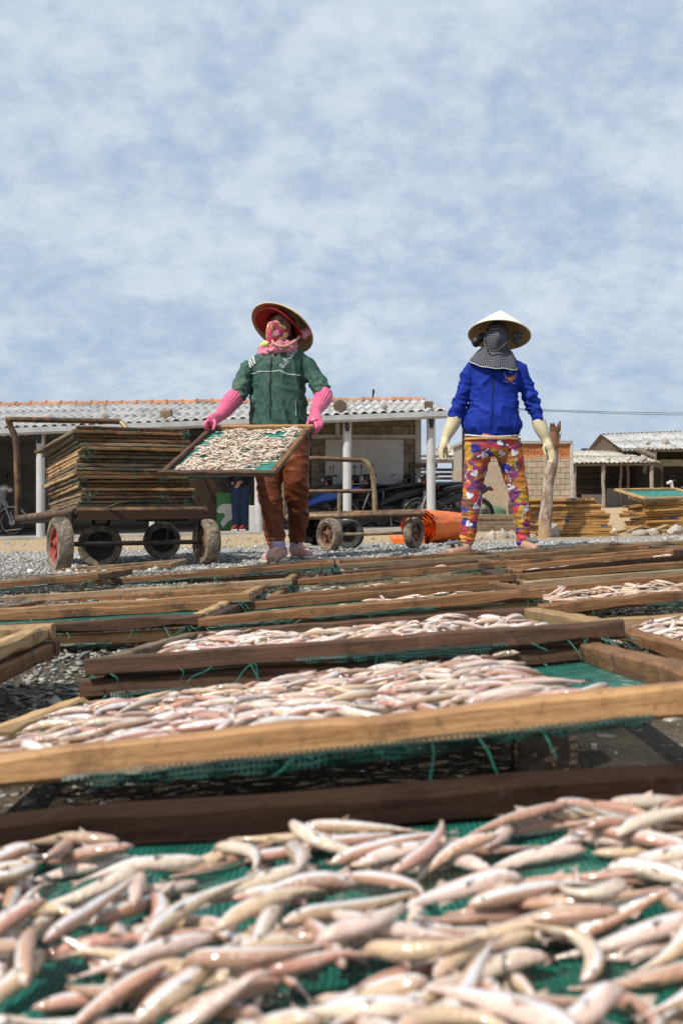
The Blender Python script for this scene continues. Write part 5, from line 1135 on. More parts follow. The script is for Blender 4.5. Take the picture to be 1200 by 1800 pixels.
# ------------------------------------------------------------------ people
def tube_mesh(pts, rads, n=16, res=4, axis=None):
    """smooth closed tube through points; rads are numbers or (side, depth) pairs"""
    rr = [(r, r) if isinstance(r, (int, float)) else r for r in rads]
    S = spline([(*p, *r) for p, r in zip(pts, rr)], res); k = len(S); v = []
    for i in range(k):
        t = Vector(S[min(i + 1, k - 1)][:3] - S[max(i - 1, 0)][:3]).normalized(); ref = Vector(axis) if axis else (Vector((1, 0, 0)) if abs(t.x) < .92 else Vector((0, 0, 1)))
        a = (ref - t * ref.dot(t)).normalized(); b = t.cross(a); c = Vector(S[i][:3])
        for j in range(n):
            w = 2 * math.pi * j / n; v.append(c + a * math.cos(w) * max(S[i][3], .001) + b * math.sin(w) * max(S[i][4], .001))
    f = [(i * n + j, i * n + (j + 1) % n, (i + 1) * n + (j + 1) % n, (i + 1) * n + j) for i in range(k - 1) for j in range(n)] + [tuple(range(n - 1, -1, -1)), tuple(range((k - 1) * n, k * n))]
    return v, f
def blob(tubes, vox=0.008, smooth=4, extra=None):
    """one continuous surface grown round overlapping tubes: returns vertices, faces"""
    mb = MB()
    for tb in tubes: mb.add(*tube_mesh(*tb[:2], **(tb[2] if len(tb) > 2 else {})))
    if extra:
        for (v, f) in extra: mb.add(v, f)
    me = mb.mesh('tmp'); o = bpy.data.objects.new('tmp', me); COL.objects.link(o)
    bm = bmesh.new(); bm.from_mesh(me); bmesh.ops.recalc_face_normals(bm, faces=bm.faces); bm.to_mesh(me); bm.free()
    md = o.modifiers.new('r', 'REMESH'); md.mode = 'VOXEL'; md.voxel_size = vox
    dg = bpy.context.evaluated_depsgraph_get(); ev = o.evaluated_get(dg); m2 = ev.to_mesh()
    V = np.empty(len(m2.vertices) * 3); m2.vertices.foreach_get('co', V); V = V.reshape(-1, 3)
    faces = [tuple(p.vertices) for p in m2.polygons]; E = np.empty(len(m2.edges) * 2, np.int32); m2.edges.foreach_get('vertices', E); E = E.reshape(-1, 2)
    ev.to_mesh_clear(); bpy.data.objects.remove(o); bpy.data.meshes.remove(me)
    deg = np.bincount(E.ravel(), minlength=len(V))[:, None]
    for _ in range(smooth):
        A = np.zeros_like(V); np.add.at(A, E[:, 0], V[E[:, 1]]); np.add.at(A, E[:, 1], V[E[:, 0]]); V = 0.5 * V + 0.5 * A / np.maximum(deg, 1)
    return V, faces
def normals(V, faces):
    F4 = np.array([f if len(f) == 4 else (*f, f[-1]) for f in faces]); n = np.cross(V[F4[:, 2]] - V[F4[:, 0]], V[F4[:, 3]] - V[F4[:, 1]]); Nn = np.zeros_like(V)
    for k in range(4): np.add.at(Nn, F4[:, k], n)
    return Nn / np.maximum(np.linalg.norm(Nn, axis=1), 1e-9)[:, None]
def fold(V, faces, fn):
    Nn = normals(V, faces); D = np.array([fn(p, q) for p, q in zip(V, Nn)]); return V + Nn * D[:, None]
def cloth(name, V, faces, mat, parent, off):
    V2 = V - np.array(off); me = mesh_np(name, V2, faces, True); o = bpy.data.objects.new(name, me); setmat(o, mat); link(o, parent)
    return o, BVHTree.FromPolygons([Vector(p) for p in V], faces)
def ridged(x, y, z):
    v = max(0.0, 1 - 2.3 * abs(mnoise.noise((x, y, z)))); return 1.5 * v * v - 0.36
def project(bvh, x, z, y0=-1.0, lift=0.003):
    h = bvh.ray_cast(Vector((x, y0, z)), Vector((0, 1, 0)))
    if h[0] is None: return None
    return h[0] + h[1] * lift if h[1].y < 0 else h[0] - h[1] * lift
def strip(bvh, pts, wpx, d, mat, name, parent, off, n=6, lift=0.0055):
    """ribbon sewn on a garment, its line given in photo points at distance d"""
    S = spline(pts, n) if len(pts) > 2 else np.array([np.array(pts[0]) * (1 - t) + np.array(pts[1]) * t for t in np.linspace(0, 1, 14)]); v = []; k = len(S)
    for i in range(k):
        t = S[min(i + 1, k - 1)] - S[max(i - 1, 0)]; t = t / np.linalg.norm(t); nn = np.array((-t[1], t[0])) * wpx / 2
        for s in (-1, 0, 1):
            w = W(*(S[i] + nn * s), d); p = project(bvh, w.x, w.z, 3, lift); v.append(p if p is not None else None)
    mb = MB(); idx = {}; vv = []
    for i, p in enumerate(v):
        if p is not None: idx[i] = len(vv); vv.append(p)
    f = []
    for i in range(k - 1):
        for s in (0, 1):
            q = (3 * i + s, 3 * i + s + 1, 3 * i + s + 4, 3 * i + s + 3)
            if all(a in idx for a in q) and max((vv[idx[a]] - vv[idx[q[0]]]).length for a in q) < 0.06: f.append(tuple(idx[a] for a in q))
    mb.add(vv, f); return mb.build(name, mat, parent, 'all', off)
def patch(bvh, poly, d, mb, lift=0.003, back=False):
    """filled shape laid on a garment"""
    c = np.mean(poly, 0); ring = []
    for q in [c] + list(poly):
        w = W(*q, d); p = project(bvh, w.x, w.z, 3, lift)
        if p is None: return
        ring.append(p)
    if max((p - ring[0]).length for p in ring) > 0.09: return
    n = len(poly); mb.add(ring, [(0, 1 + i, 1 + (i + 1) % n) for i in range(n)])
M['skin'] = mottled('skin', (0.42, 0.24, 0.16), (0.36, 0.19, 0.125), 30, 0.5, 0.1)
M['skin'].node_tree.nodes['Principled BSDF'].inputs['Subsurface Weight'].default_value = 0.1
def fabric(name, c1, c2, scale=7, rough=0.85, c3=None, weave=220, bs=0.35):
    m = mottled(name, c1, c2, scale, rough, bs, weave, 0.0015, c3=c3, spec=0.2); return m
M['jacket_green'] = fabric('green_jacket_cloth', (0.030, 0.078, 0.060), (0.046, 0.102, 0.077), 5, 0.65, (0.105, 0.150, 0.113))
M['jacket_blue'] = fabric('blue_jacket_cloth', (0.005, 0.022, 0.21), (0.007, 0.028, 0.27), 5, 0.75, (0.004, 0.015, 0.14))
M['trouser_brown'] = fabric('brown_trouser_cloth', (0.115, 0.030, 0.011), (0.155, 0.042, 0.015), 6, 0.5, (0.075, 0.020, 0.008))
M['white_trim'] = fabric('white_trim', (0.62, 0.64, 0.60), (0.5, 0.52, 0.48), 20, .8); M['dark_trim'] = fabric('dark_trim', (0.012, 0.02, 0.02), (0.02, 0.03, 0.03), 20, .7)
M['glove_pink'] = mottled('pink_rubber', (0.66, 0.13, 0.23), (0.58, 0.10, 0.19), 10, 0.42, 0.12, 60, .002); M['glove_cream'] = mottled('cream_rubber', (0.62, 0.53, 0.34), (0.52, 0.43, 0.26), 10, 0.5, 0.12, 60, .002)
M['scarf_pink'] = fabric('pink_scarf', (0.66, 0.26, 0.31), (0.55, 0.17, 0.24), 16, .85); M['scarf_yellow'] = fabric('yellow_cloth', (0.70, 0.60, 0.22), (0.6, 0.5, 0.16), 16, .85)
M['peach'] = fabric('peach_band', (0.60, 0.36, 0.26), (0.5, 0.28, 0.2), 16, .85); M['cap_red'] = fabric('red_cap', (0.34, 0.025, 0.028), (0.26, 0.018, 0.022), 12, .8)
M['straw'] = mottled('palm_leaf', (0.66, 0.54, 0.34), (0.56, 0.44, 0.26), 30, .7, .3, 120, .002, stretch=(1, 1, 6)); M['straw_white'] = mottled('pale_palm_leaf', (0.76, 0.70, 0.57), (0.68, 0.61, 0.47), 30, .6, .25, 120, .002, stretch=(1, 1, 6))
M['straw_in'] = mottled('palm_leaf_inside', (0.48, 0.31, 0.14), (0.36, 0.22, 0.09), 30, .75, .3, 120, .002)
M['hair'] = plain('dark_hair', (0.012, 0.01, 0.009), .5); M['eye'] = plain('eye_dark', (0.012, 0.01, 0.01), .15)
def mask_print():
    m, t, b = material('printed_mask'); vec = objcoord(t); v = t.nodes.new('ShaderNodeTexVoronoi'); v.inputs['Scale'].default_value = 27; t.links.new(vec, v.inputs['Vector'])
    sp = t.nodes.new('ShaderNodeSeparateColor'); t.links.new(v.outputs['Color'], sp.inputs[0]); rp = t.nodes.new('ShaderNodeValToRGB'); rp.color_ramp.interpolation = 'CONSTANT'; e = rp.color_ramp.elements
    for i, (p, c) in enumerate(((0, (.62, .05, .16)), (.28, (.36, .30, .06)), (.5, (.75, .34, .45)), (.68, (.66, .04, .10)), (.84, (.62, .50, .20)))):
        q = e[i] if i < 2 else e.new(p); q.position = p; q.color = (*c, 1)
    t.links.new(sp.outputs[0], rp.inputs[0]); v2 = t.nodes.new('ShaderNodeTexVoronoi'); v2.feature = 'DISTANCE_TO_EDGE'; v2.inputs['Scale'].default_value = 27; t.links.new(vec, v2.inputs['Vector'])
    c = mixc(t, maprange(t, v2.outputs['Distance'], .02, .05), (0.10, 0.02, 0.03), rp.outputs[0]); t.links.new(c, b.inputs['Base Color']); b.inputs['Roughness'].default_value = .8; return m
def check_cloth(name, cell=0.0105):
    m, t, b = material(name); uv = t.nodes.new('ShaderNodeTexCoord'); s = t.nodes.new('ShaderNodeSeparateXYZ'); t.links.new(uv.outputs['UV'], s.inputs[0]); acc = None
    for o in (0, 1):
        fr = mathn(t, 'FRACT', mathn(t, 'MULTIPLY', s.outputs[o], 1 / cell)); ln = mathn(t, 'LESS_THAN', mathn(t, 'ABSOLUTE', mathn(t, 'SUBTRACT', fr, .5)), .10); acc = ln if acc is None else mathn(t, 'ADD', acc, ln)
    c = mixc(t, mathn(t, 'MULTIPLY', acc, .5), (0.008, 0.009, 0.014), (0.30, 0.31, 0.36)); t.links.new(c, b.inputs['Base Color']); b.inputs['Roughness'].default_value = .9; return m
def patchwork():
    m, t, b = material('patchwork_print'); vec = objcoord(t, (1, .8, 1.35)); wob = t.nodes.new('ShaderNodeTexNoise'); wob.inputs['Scale'].default_value = 14; t.links.new(vec, wob.inputs['Vector'])
    mx = t.nodes.new('ShaderNodeMix'); mx.data_type = 'VECTOR'; mx.inputs[0].default_value = .05; t.links.new(vec, mx.inputs[4]); t.links.new(wob.outputs['Color'], mx.inputs[5])
    v = t.nodes.new('ShaderNodeTexVoronoi'); v.inputs['Scale'].default_value = 17; t.links.new(mx.outputs[1], v.inputs['Vector']); sp = t.nodes.new('ShaderNodeSeparateColor'); t.links.new(v.outputs['Color'], sp.inputs[0])
    rp = t.nodes.new('ShaderNodeValToRGB'); rp.color_ramp.interpolation = 'CONSTANT'; e = rp.color_ramp.elements
    for i, (p, c) in enumerate(((0, (.52, .16, .025)), (.17, (.46, .26, .03)), (.32, (.46, .04, .05)), (.46, (.025, .03, .26)), (.58, (.17, .04, .15)), (.70, (.20, .085, .045)), (.80, (.50, .17, .03)), (.90, (.26, .05, .09)))):
        q = e[i] if i < 2 else e.new(p); q.position = p; q.color = (*c, 1)
    t.links.new(sp.outputs[0], rp.inputs[0]); st = mathn(t, 'FRACT', mathn(t, 'MULTIPLY', mathn(t, 'ADD', mathn(t, 'MULTIPLY', sp.outputs[1], 3.0), noise_node(t, objcoord(t, (6, 6, 90)), 1.0, 2)), 4.0))
    c = mixc(t, mathn(t, 'MULTIPLY', mathn(t, 'GREATER_THAN', sp.outputs[2], .55), maprange(t, st, .55, .65, 0, .7)), rp.outputs[0], (0.03, 0.02, 0.03)); t.links.new(c, b.inputs['Base Color']); b.inputs['Roughness'].default_value = .8; bump(t, b, wob.outputs[0], .2, .01); return m
M['mask_print'] = mask_print(); M['check'] = check_cloth('checked_cloth'); M['patchwork'] = patchwork()

def conical_hat(parent, off, c, apex_dir, r, h, mat_out, name='conical_hat', turn=0.0):
    z = Vector(apex_dir).normalized(); x = Vector((1, 0, 0)); x = (x - z * x.dot(z)).normalized(); y = z.cross(x); Mx = frame(Vector(c) - Vector(off), x, y, z)
    pr = []; n = 15
    for i in range(n + 1):
        t = i / n; rr = r * (1 - t); pr.append((max(rr, .002), h * (t ** 0.93) + .004 * math.sin(t * 3.1) + (.0012 if i % 2 else 0)))
    mb = MB(); mb.lathe(pr, 56); o = mb.build(name, mat_out, parent, 'all'); o.matrix_local = Mx
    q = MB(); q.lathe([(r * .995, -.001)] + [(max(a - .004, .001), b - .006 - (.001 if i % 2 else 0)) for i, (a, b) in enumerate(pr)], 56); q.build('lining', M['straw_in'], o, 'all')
    e = MB(); e.tube([(r * math.cos(a), r * math.sin(a), -.001) for a in np.linspace(0, 2 * math.pi, 57)], .0042, 6, False); e.build('rim', mat_out, o, 'all')
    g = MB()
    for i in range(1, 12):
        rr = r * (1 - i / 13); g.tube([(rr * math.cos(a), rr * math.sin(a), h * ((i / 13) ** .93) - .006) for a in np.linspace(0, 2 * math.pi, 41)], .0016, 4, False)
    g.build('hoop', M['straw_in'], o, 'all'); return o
def head_surface(R3, c, az0, az1, el0, el1, rx, ry, rz, n=22, m=14, lift=0.0, nose=0.012, shape=None):
    """patch of a head-shaped ellipsoid; azimuth 0 is the face; returns verts, faces, uv"""
    v = []; uv = []
    for i in range(m + 1):
        el = el0 + (el1 - el0) * i / m
        for j in range(n + 1):
            az = az0 + (az1 - az0) * j / n; e2 = el if shape is None else shape(az, el, i / m)
            k = 1 + lift; x = math.sin(az) * math.cos(e2) * rx * k; y = -math.cos(az) * math.cos(e2) * ry * k; z = math.sin(e2) * rz * k
            y -= nose * math.exp(-(az / .22) ** 2 - ((e2 + .10) / .28) ** 2); z -= 0.010 * max(0, -math.sin(e2)) * max(0, math.cos(az))
            v.append(Vector(c) + R3 @ Vector((x, y, z))); uv.append((az * rx, e2 * rz))
    f = [(i * (n + 1) + j, i * (n + 1) + j + 1, (i + 1) * (n + 1) + j + 1, (i + 1) * (n + 1) + j) for i in range(m) for j in range(n)]
    return v, f, uv
def build_uv(name, v, f, uv, mat, parent, off, solid=0.002):
    me = mesh_np(name, np.array([tuple(p) for p in v]) - np.array(off), f, True); l = me.uv_layers.new(name='UVMap')
    for lp in me.loops: l.data[lp.index].uv = uv[lp.vertex_index]
    o = bpy.data.objects.new(name, me); setmat(o, mat); link(o, parent)
    sm = o.modifiers.new('thick', 'SOLIDIFY'); sm.thickness = solid; sm.offset = 0; return o
def hand(parent, off, name, mat, wrist_pts, wrist_r, palm, fingers, fr=0.0092, ribs=None, vox=0.0042, hem=None):
    """glove: cuff tube, palm and five separate fingers"""
    tubes = [(wrist_pts, wrist_r), palm] + [(f, [fr * 1.12, fr, fr * .92, fr * .75][:len(f)] if len(f) <= 4 else [fr] * len(f), dict(n=8)) for f in fingers]
    V, fc = blob(tubes, vox, 2)
    if ribs:
        a, b = Vector(ribs[0]), Vector(ribs[1]); ax = (b - a)
        L = ax.length; ax.normalize(); s = ax.cross(Vector((0, 1, 0))).normalized(); u = ax.cross(s)
        def fn(p, nn):
            q = Vector(p) - a; t = q.dot(ax) / L
            if t < 0 or t > 1: return 0
            return 0.0022 * math.sin(math.atan2(q.dot(s), q.dot(u)) * 15) * math.sin(math.pi * t) ** .5
        V = fold(V, fc, fn)
    return cloth(name, V, fc, mat, parent, off)

def woman_with_tray():
    d = 6.25; base = (W(505, 985, d).x, d, Gf(W(505, 985, d).x, d)); Pn = empty('person', base, 'woman in green jacket, brown trousers and pink gloves holding out a tray of fish', 'person')
    P = lambda x, y, dd=0.0: W(x, y, d + dd)
    s = d / F
    # skin and body, one continuous surface
    hc = P(492, 580, -0.02)
    Rh = (Matrix.Rotation(R(-22), 3, 'Z') @ Matrix.Rotation(R(16), 3, 'Y') @ Matrix.Rotation(R(-14), 3, 'X'))
    hv, hf, _ = head_surface(Rh, hc, -math.pi, math.pi, -math.pi / 2, math.pi / 2, .072, .090, .110, 28, 18)
    tor = [P(489, 606), P(489, 622), P(490, 640), P(490, 680), P(490, 720), P(495, 765), P(497, 790)]
    body_t = [([P(491, 592, .01), P(489, 606, .01), P(489, 625, .01)], [.05, .05, .07]), (tor, [(.05, .05), (.10, .06), (.13, .075), (.125, .08), (.13, .085), (.13, .09), (.10, .08)])]
    body_t += [([P(458, 648), P(430, 668, -.02), P(416, 698, -.08), P(392, 725, -.26), P(378, 742, -.36)], [.03, .028, .028, .026, .020]), ([P(522, 646), P(552, 665, -.02), P(568, 695, -.08), P(557, 722, -.26), P(553, 738, -.36)], [.03, .028, .028, .026, .020])]
    body_t += [([P(476, 770), P(474, 860, -.05), P(482, 940, -.12), P(488, 972, -.2), P(477, 985, -.34)], [.08, .055, .04, .036, .03]), ([P(518, 770), P(522, 860, .0), P(522, 935, .1), P(521, 962, .12), P(534, 975, .0)], [.08, .055, .04, .036, .03])]
    V, fc = blob(body_t, .009, 3, [([tuple(p) for p in hv], hf)]); cloth('body', V, fc, M['skin'], Pn, base)
    # jacket
    jt = [([P(486, 607), P(488, 618), P(489, 627), P(490, 645), P(490, 675), P(489, 705), P(489, 735), P(490, 758), P(491, 764)], [(.06, .06), (.135, .078), (.172, .092), (.172, .112), (.168, .120), (.176, .125), (.184, .13), (.180, .128), (.16, .11)], dict(n=28, axis=(1, 0, 0))),
          ([P(460, 638), P(442, 644), P(431, 660, -.01), P(425, 680, -.04), P(414, 699, -.085)], [.046, .056, .053, .053, .053]), ([P(520, 636), P(538, 641), P(549, 658, -.01), P(560, 679, -.05), P(569, 694, -.085)], [.046, .056, .055, .056, .053])]
    V, fc = blob(jt, .0075, 5)
    el = [P(420, 690, -.05), P(567, 688, -.05)]
    def jf(p, n):
        x, y, z = p; a = 0.0
        k = min((Vector(p) - e).length for e in el); a += 0.014 * max(0, 1 - k / .18) * ridged(x * 9, y * 9, z * 26)
        cx = (x - P(489, 700).x); a += 0.013 * ridged(cx * 13 + z * 3, z * 4.0, 1.3) * (0.4 + 0.6 * min(1, max(0, (P(0, 640).z - z) / .25)))
        a += 0.003 * ridged(x * 12 + 5, y * 12, z * 12); a += 0.002 * ridged(x * 30, y * 30, z * 18)
        return a
    V = fold(V, fc, jf); _, bj = cloth('jacket', V, fc, M['jacket_green'], Pn, base); J = Pn.children[-1]
    for i in range(3): strip(bj, [(433 + i * 5.2, 625 - i * 1.8), (437 + i * 5.0, 634 - i * 1.2), (441.5 + i * 4.4, 648 - i * 3.0)], 2.6, d, M['white_trim'], 'shoulder_stripe', J, base)
    strip(bj, [(441, 658), (452, 658), (459, 656), (477, 657), (494, 656), (505, 661), (528, 663)], 1.1, d, M['white_trim'], 'chest_piping', J, base)
    strip(bj, [(480, 625), (478, 655), (477, 690), (478, 738)], 2.0, d, M['dark_trim'], 'zip', J, base)
    strip(bj, [(481, 625), (480.5, 633)], 1.6, d, M['white_trim'], 'zip_pull', J, base)
    strip(bj, [(463, 632), (449, 646), (442, 660), (446, 692)], 1.0, d, M['dark_trim'], 'seam', J, base); strip(bj, [(533, 632), (530, 650), (529, 664), (531, 690)], 1.0, d, M['dark_trim'], 'seam', J, base)
    strip(bj, [(521, 706), (523, 733)], 2.2, d, M['dark_trim'], 'pocket', J, base); strip(bj, [(519.5, 706), (521.5, 733)], .8, d, M['white_trim'], 'pocket_edge', J, base); strip(bj, [(449, 706), (447, 733)], 1.6, d, M['dark_trim'], 'pocket', J, base)
    # outlined lettering running up the chest
    cu = bpy.data.curves.new('lettering', 'FONT'); cu.body = 'adidas'; cu.fill_mode = 'NONE'; cu.bevel_depth = .022; cu.bevel_resolution = 0; cu.resolution_u = 3; cu.space_character = 1.05
    to = bpy.data.objects.new('tmp_text', cu); COL.objects.link(to); dg = bpy.context.evaluated_depsgraph_get(); dg.update(); tm = to.evaluated_get(dg).to_mesh()
    tv = np.array([v.co[:] for v in tm.vertices]); tf = [tuple(p.vertices) for p in tm.polygons]; to.evaluated_get(dg).to_mesh_clear(); bpy.data.objects.remove(to)
    wdt = tv[:, 0].max(); ux = np.array((24.5, -33.0)) / wdt; uy = np.array((-.80, -.60)) * 16.0; verts = []
    for (x, y, z) in tv:
        q = np.array((498.5, 652.5)) + ux * x + uy * y; w = W(*q, d); p = project(bj, w.x, w.z, 3, .007); verts.append(p if p is not None else Vector((w.x, d - .1, w.z)))
    mb = MB(); mb.add(verts, tf); mb.build('lettering', M['white_trim'], J, 'all', base)
    # trousers
    tt = [([P(491, 748), P(494, 770), P(497, 795), P(498, 806)], [(.155, .112), (.172, .12), (.165, .118), (.11, .09)], dict(n=24, axis=(1, 0, 0))),
          ([P(474, 780), P(473, 830, -.03), P(474, 870, -.06), P(480, 910, -.08), P(484, 940, -.11), P(488, 962, -.14), P(489, 968, -.145)], [.088, .084, .075, .068, .058, .050, .046]),
          ([P(520, 780), P(521, 830, -.05), P(522, 862, -.03), P(524, 905, .05), P(522, 935, .1), P(521, 950, .12), P(521, 957, .125)], [.088, .080, .074, .066, .055, .050, .045])]
    V, fc = blob(tt, .0075, 4)
    zk, zh = P(0, 865).z, P(0, 968).z
    def tf_(p, n):
        x, y, z = p; a = .006 * ridged(x * 16 + z * 6, y * 6, z * 5) + .0035 * ridged(x * 9, y * 9 + 3, z * 20)
        b = max(0, 1 - abs(z - zk) / .22); a += .006 * b * ridged(x * 8 + 2, y * 8, z * 22 + x * 10); c = max(0, 1 - (z - zh) / .16); a += .010 * min(1, c) * ridged(x * 5, y * 5, z * 34 + 2); return a
    V = fold(V, fc, tf_); cloth('trousers', V, fc, M['trouser_brown'], Pn, base)
    # socks and pink shoes
    sock = fabric('lilac_sock', (0.42, 0.36, 0.55), (0.3, 0.26, 0.42), 20, .9); shoe = fabric('pink_shoe', (0.60, 0.36, 0.33), (0.5, 0.28, 0.26), 14, .8); sole = plain('pale_sole', (0.62, 0.52, 0.45), .7)
    for k, (ank, toe, heel) in enumerate((((489, 966), (464, 985), (499, 975)), ((521, 955), (546, 977), (513, 966)))):
        dd = -.16 if k == 0 else .12; a = P(*ank, dd); t_ = P(*toe, dd - .13); h_ = P(*heel, dd + .04); gz = lambda p: Gf(p.x, p.y)
        V, fc = blob([([a + Vector((0, 0, .05)), a, Vector((a.x, a.y, gz(a) + .04))], [.046, .044, .042])], .006, 2); cloth('sock', V, fc, sock, Pn, base)
        hg, tg = Vector((h_.x, h_.y, gz(h_) + .046)), Vector((t_.x, t_.y, gz(t_) + .034)); mid = hg.lerp(tg, .5); mid.z = gz(mid) + .052
        V, fc = blob([([hg, hg.lerp(tg, .2) + Vector((0, 0, .02)), mid, hg.lerp(tg, .8), tg], [(.030, .032), (.040, .044), (.041, .040), (.038, .030), (.020, .016)], dict(axis=(0.3, 1, 0)))], .005, 2); V[:, 2] = np.maximum(V[:, 2], np.array([Gf(q[0], q[1]) for q in V]) + .012); cloth('shoe', V, fc, shoe, Pn, base)
        V, fc = blob([([hg + Vector((0, 0, -.03)), mid + Vector((0, 0, -.042)), tg + Vector((0, 0, -.02))], [(.042, .014), (.050, .014), (.030, .012)], dict(axis=(1, 0.3, 0)))], .006, 2); V[:, 2] = np.maximum(V[:, 2], np.array([Gf(q[0], q[1]) for q in V]) + .004); cloth('sole', V, fc, sole, Pn, base)
    # gloves closed on the tray's side rails
    hand(Pn, base, 'glove', M['glove_pink'], [P(414, 698, -.075), P(405, 707, -.12), P(395, 721, -.22), P(386, 731, -.31), P(379, 737, -.36)], [.060, .056, .046, .034, .030],
         ([P(383, 733, -.33), P(374, 739, -.40), P(368, 742, -.43)], [(.028, .030), (.030, .040), (.024, .034)]),
         [[P(366, 739, -.46), P(361, 745, -.48), P(361, 752, -.48), P(364, 757, -.46)], [P(367, 740, -.43), P(362, 746, -.44), P(362, 754, -.44), P(365, 759, -.42)], [P(369, 741, -.40), P(364, 748, -.40), P(364, 755, -.40), P(367, 759, -.39)], [P(371, 741, -.37), P(367, 748, -.37), P(367, 754, -.37), P(369, 757, -.37)],
          [P(376, 738, -.42), P(378, 744, -.46), P(376, 752, -.48), P(374, 757, -.48)]], .0105, ribs=(P(414, 698, -.075), P(391, 726, -.28)))
    hand(Pn, base, 'glove', M['glove_pink'], [P(569, 692, -.075), P(567, 702, -.12), P(560, 713, -.20), P(555, 722, -.28), P(554, 730, -.33)], [.058, .055, .045, .036, .032],
         ([P(554, 728, -.32), P(554, 737, -.38), P(556, 744, -.41)], [(.034, .030), (.042, .034), (.036, .028)]),
         [[P(560, 740, -.44), P(564, 747, -.46), P(560, 755, -.47), P(556, 758, -.46)], [P(557, 742, -.45), P(560, 750, -.48), P(556, 759, -.48), P(552, 764, -.47)], [P(554, 742, -.46), P(556, 750, -.49), P(553, 758, -.49), P(551, 762, -.48)], [P(562, 738, -.41), P(566, 744, -.42), P(564, 750, -.43), P(560, 754, -.43)],
          [P(547, 735, -.38), P(542, 741, -.43), P(540, 747, -.45), P(541, 750, -.46)]], .0105, ribs=(P(569, 692, -.075), P(556, 720, -.27)))
    # scarf, mask, cap and hat
    ring = []
    for a in np.linspace(0, 2 * math.pi, 25):
        ring.append(P(489, 613, .0) + Vector((math.sin(a) * .098, -math.cos(a) * .075 - .012, .012 * math.cos(a * 2) - .030 * math.cos(a) + .016 * math.sin(a))))
    V, fc = blob([(ring, [(.030, .026)] * 25, dict(res=1)), ([p + Vector((0, 0, .03)) for p in ring], [(.022, .022)] * 25, dict(res=1))], .006, 2)
    V = fold(V, fc, lambda p, n: .007 * ridged(p[0] * 14, p[1] * 14, p[2] * 34 + p[0] * 16)); cloth('neck_scarf', V, fc, M['scarf_pink'], Pn, base)
    V, fc = blob([([P(459, 610, -.02), P(466, 606, -.07), P(473, 604, -.09)], [.018, .022, .014]), ([P(462, 606, -.0), P(469, 602, -.06)], [.016, .016])], .005, 2); cloth('yellow_cloth', V, fc, M['scarf_yellow'], Pn, base)
    mv, mf, muv = head_surface(Rh, hc, R(-82), R(82), R(-62), R(6), .072, .090, .110, 24, 16, .09, .022, lambda az, el, t: el - .12 * (abs(az) / 1.4) ** 2 * t + .10 * (abs(az) / 1.4) * (1 - t)); build_uv('face_mask', mv, mf, muv, M['mask_print'], Pn, base)
    for s_ in (-1, 1):
        e = hc + Rh @ Vector((s_ * .031, -.083, .016)); mb = MB(); mb.ball(tuple(e), (.014, .008, .006), 10, 6); mb.build('eye', M['eye'], Pn, True, base)
        mb = MB(); q = [hc + Rh @ Vector((s_ * x, -.088 + .004 * abs(x - .03) * 20, z)) for x, z in ((.014, .030), (.030, .036), (.046, .030))]; mb.tube([tuple(k) for k in q], .003, 5); mb.build('eyebrow', M['hair'], Pn, True, base)
    V, fc = blob([([hc + Rh @ Vector((.0, .035, .06)), hc + Rh @ Vector((0, .05, 0)), hc + Rh @ Vector((0.02, .05, -.08))], [.082, .088, .06])], .008, 3); cloth('hair', V, fc, M['hair'], Pn, base)
    hat_c = P(496, 577, .05); zd = Vector((.40, .50, .77)).normalized()
    conical_hat(Pn, base, hat_c, zd, .212, .165, M['straw'])
    # red cap under the hat: crown and wide soft brim
    x = Vector((1, 0, 0)); x = (x - zd * x.dot(zd)).normalized(); y = zd.cross(x); Mc = frame(P(490, 575, -.02) - Vector(base) - zd * .004, x, y, zd); mb = MB()
    mb.lathe([(.158, -.006), (.150, .004), (.105, .022), (.088, .04), (.082, .075), (.05, .098), (.004, .104)], 36); mb.v = [(p[0], p[1], p[2] + .010 * math.sin(3 * math.atan2(p[1], p[0]) + 1) * min(1, math.hypot(p[0], p[1]) / .15)) for p in mb.v]
    o = mb.build('red_cap', M['cap_red'], Pn, 'all'); o.matrix_local = Mc; sm = o.modifiers.new('t', 'SOLIDIFY'); sm.thickness = .003
    q = [(478, 598, -.1), (486, 607, -.13), (500, 609, -.12), (515, 602, -.09), (527, 591, -.03), (534, 582, .02)]; S = spline([tuple(P(*k)) for k in q], 4); mb = MB(); mb.tube([tuple(k) for k in S], [.006 + .004 * math.sin(math.pi * i / len(S)) for i in range(len(S))], 7); mb.build('chin_strap', M['peach'], Pn, 'all', base)
    V, fc = blob([([P(527, 588, -.03), P(535, 583, -.02), P(545, 586, -.01)], [.008, .028, .024]), ([P(530, 590, -.03), P(538, 590, -.02)], [.014, .024])], .005, 2); V = fold(V, fc, lambda p, n: .004 * ridged(p[0] * 40, p[1] * 30, p[2] * 20)); cloth('strap_bow', V, fc, M['scarf_pink'], Pn, base)
    return Pn
HM = pose(-0.467, 5.817, 0.413, -0.225, -0.01, 0.368) @ Matrix.Translation((0, -0.82, 0))
TRAYS['held'] = (make_tray(HM, 0.62, 0.82, 'tilted tray of drying fish held by the woman in green', 'trays in use', [wd, wt, wd, wb], var=55, net='net_far', fray=14), HM, 0.62, 0.82)
woman_with_tray()

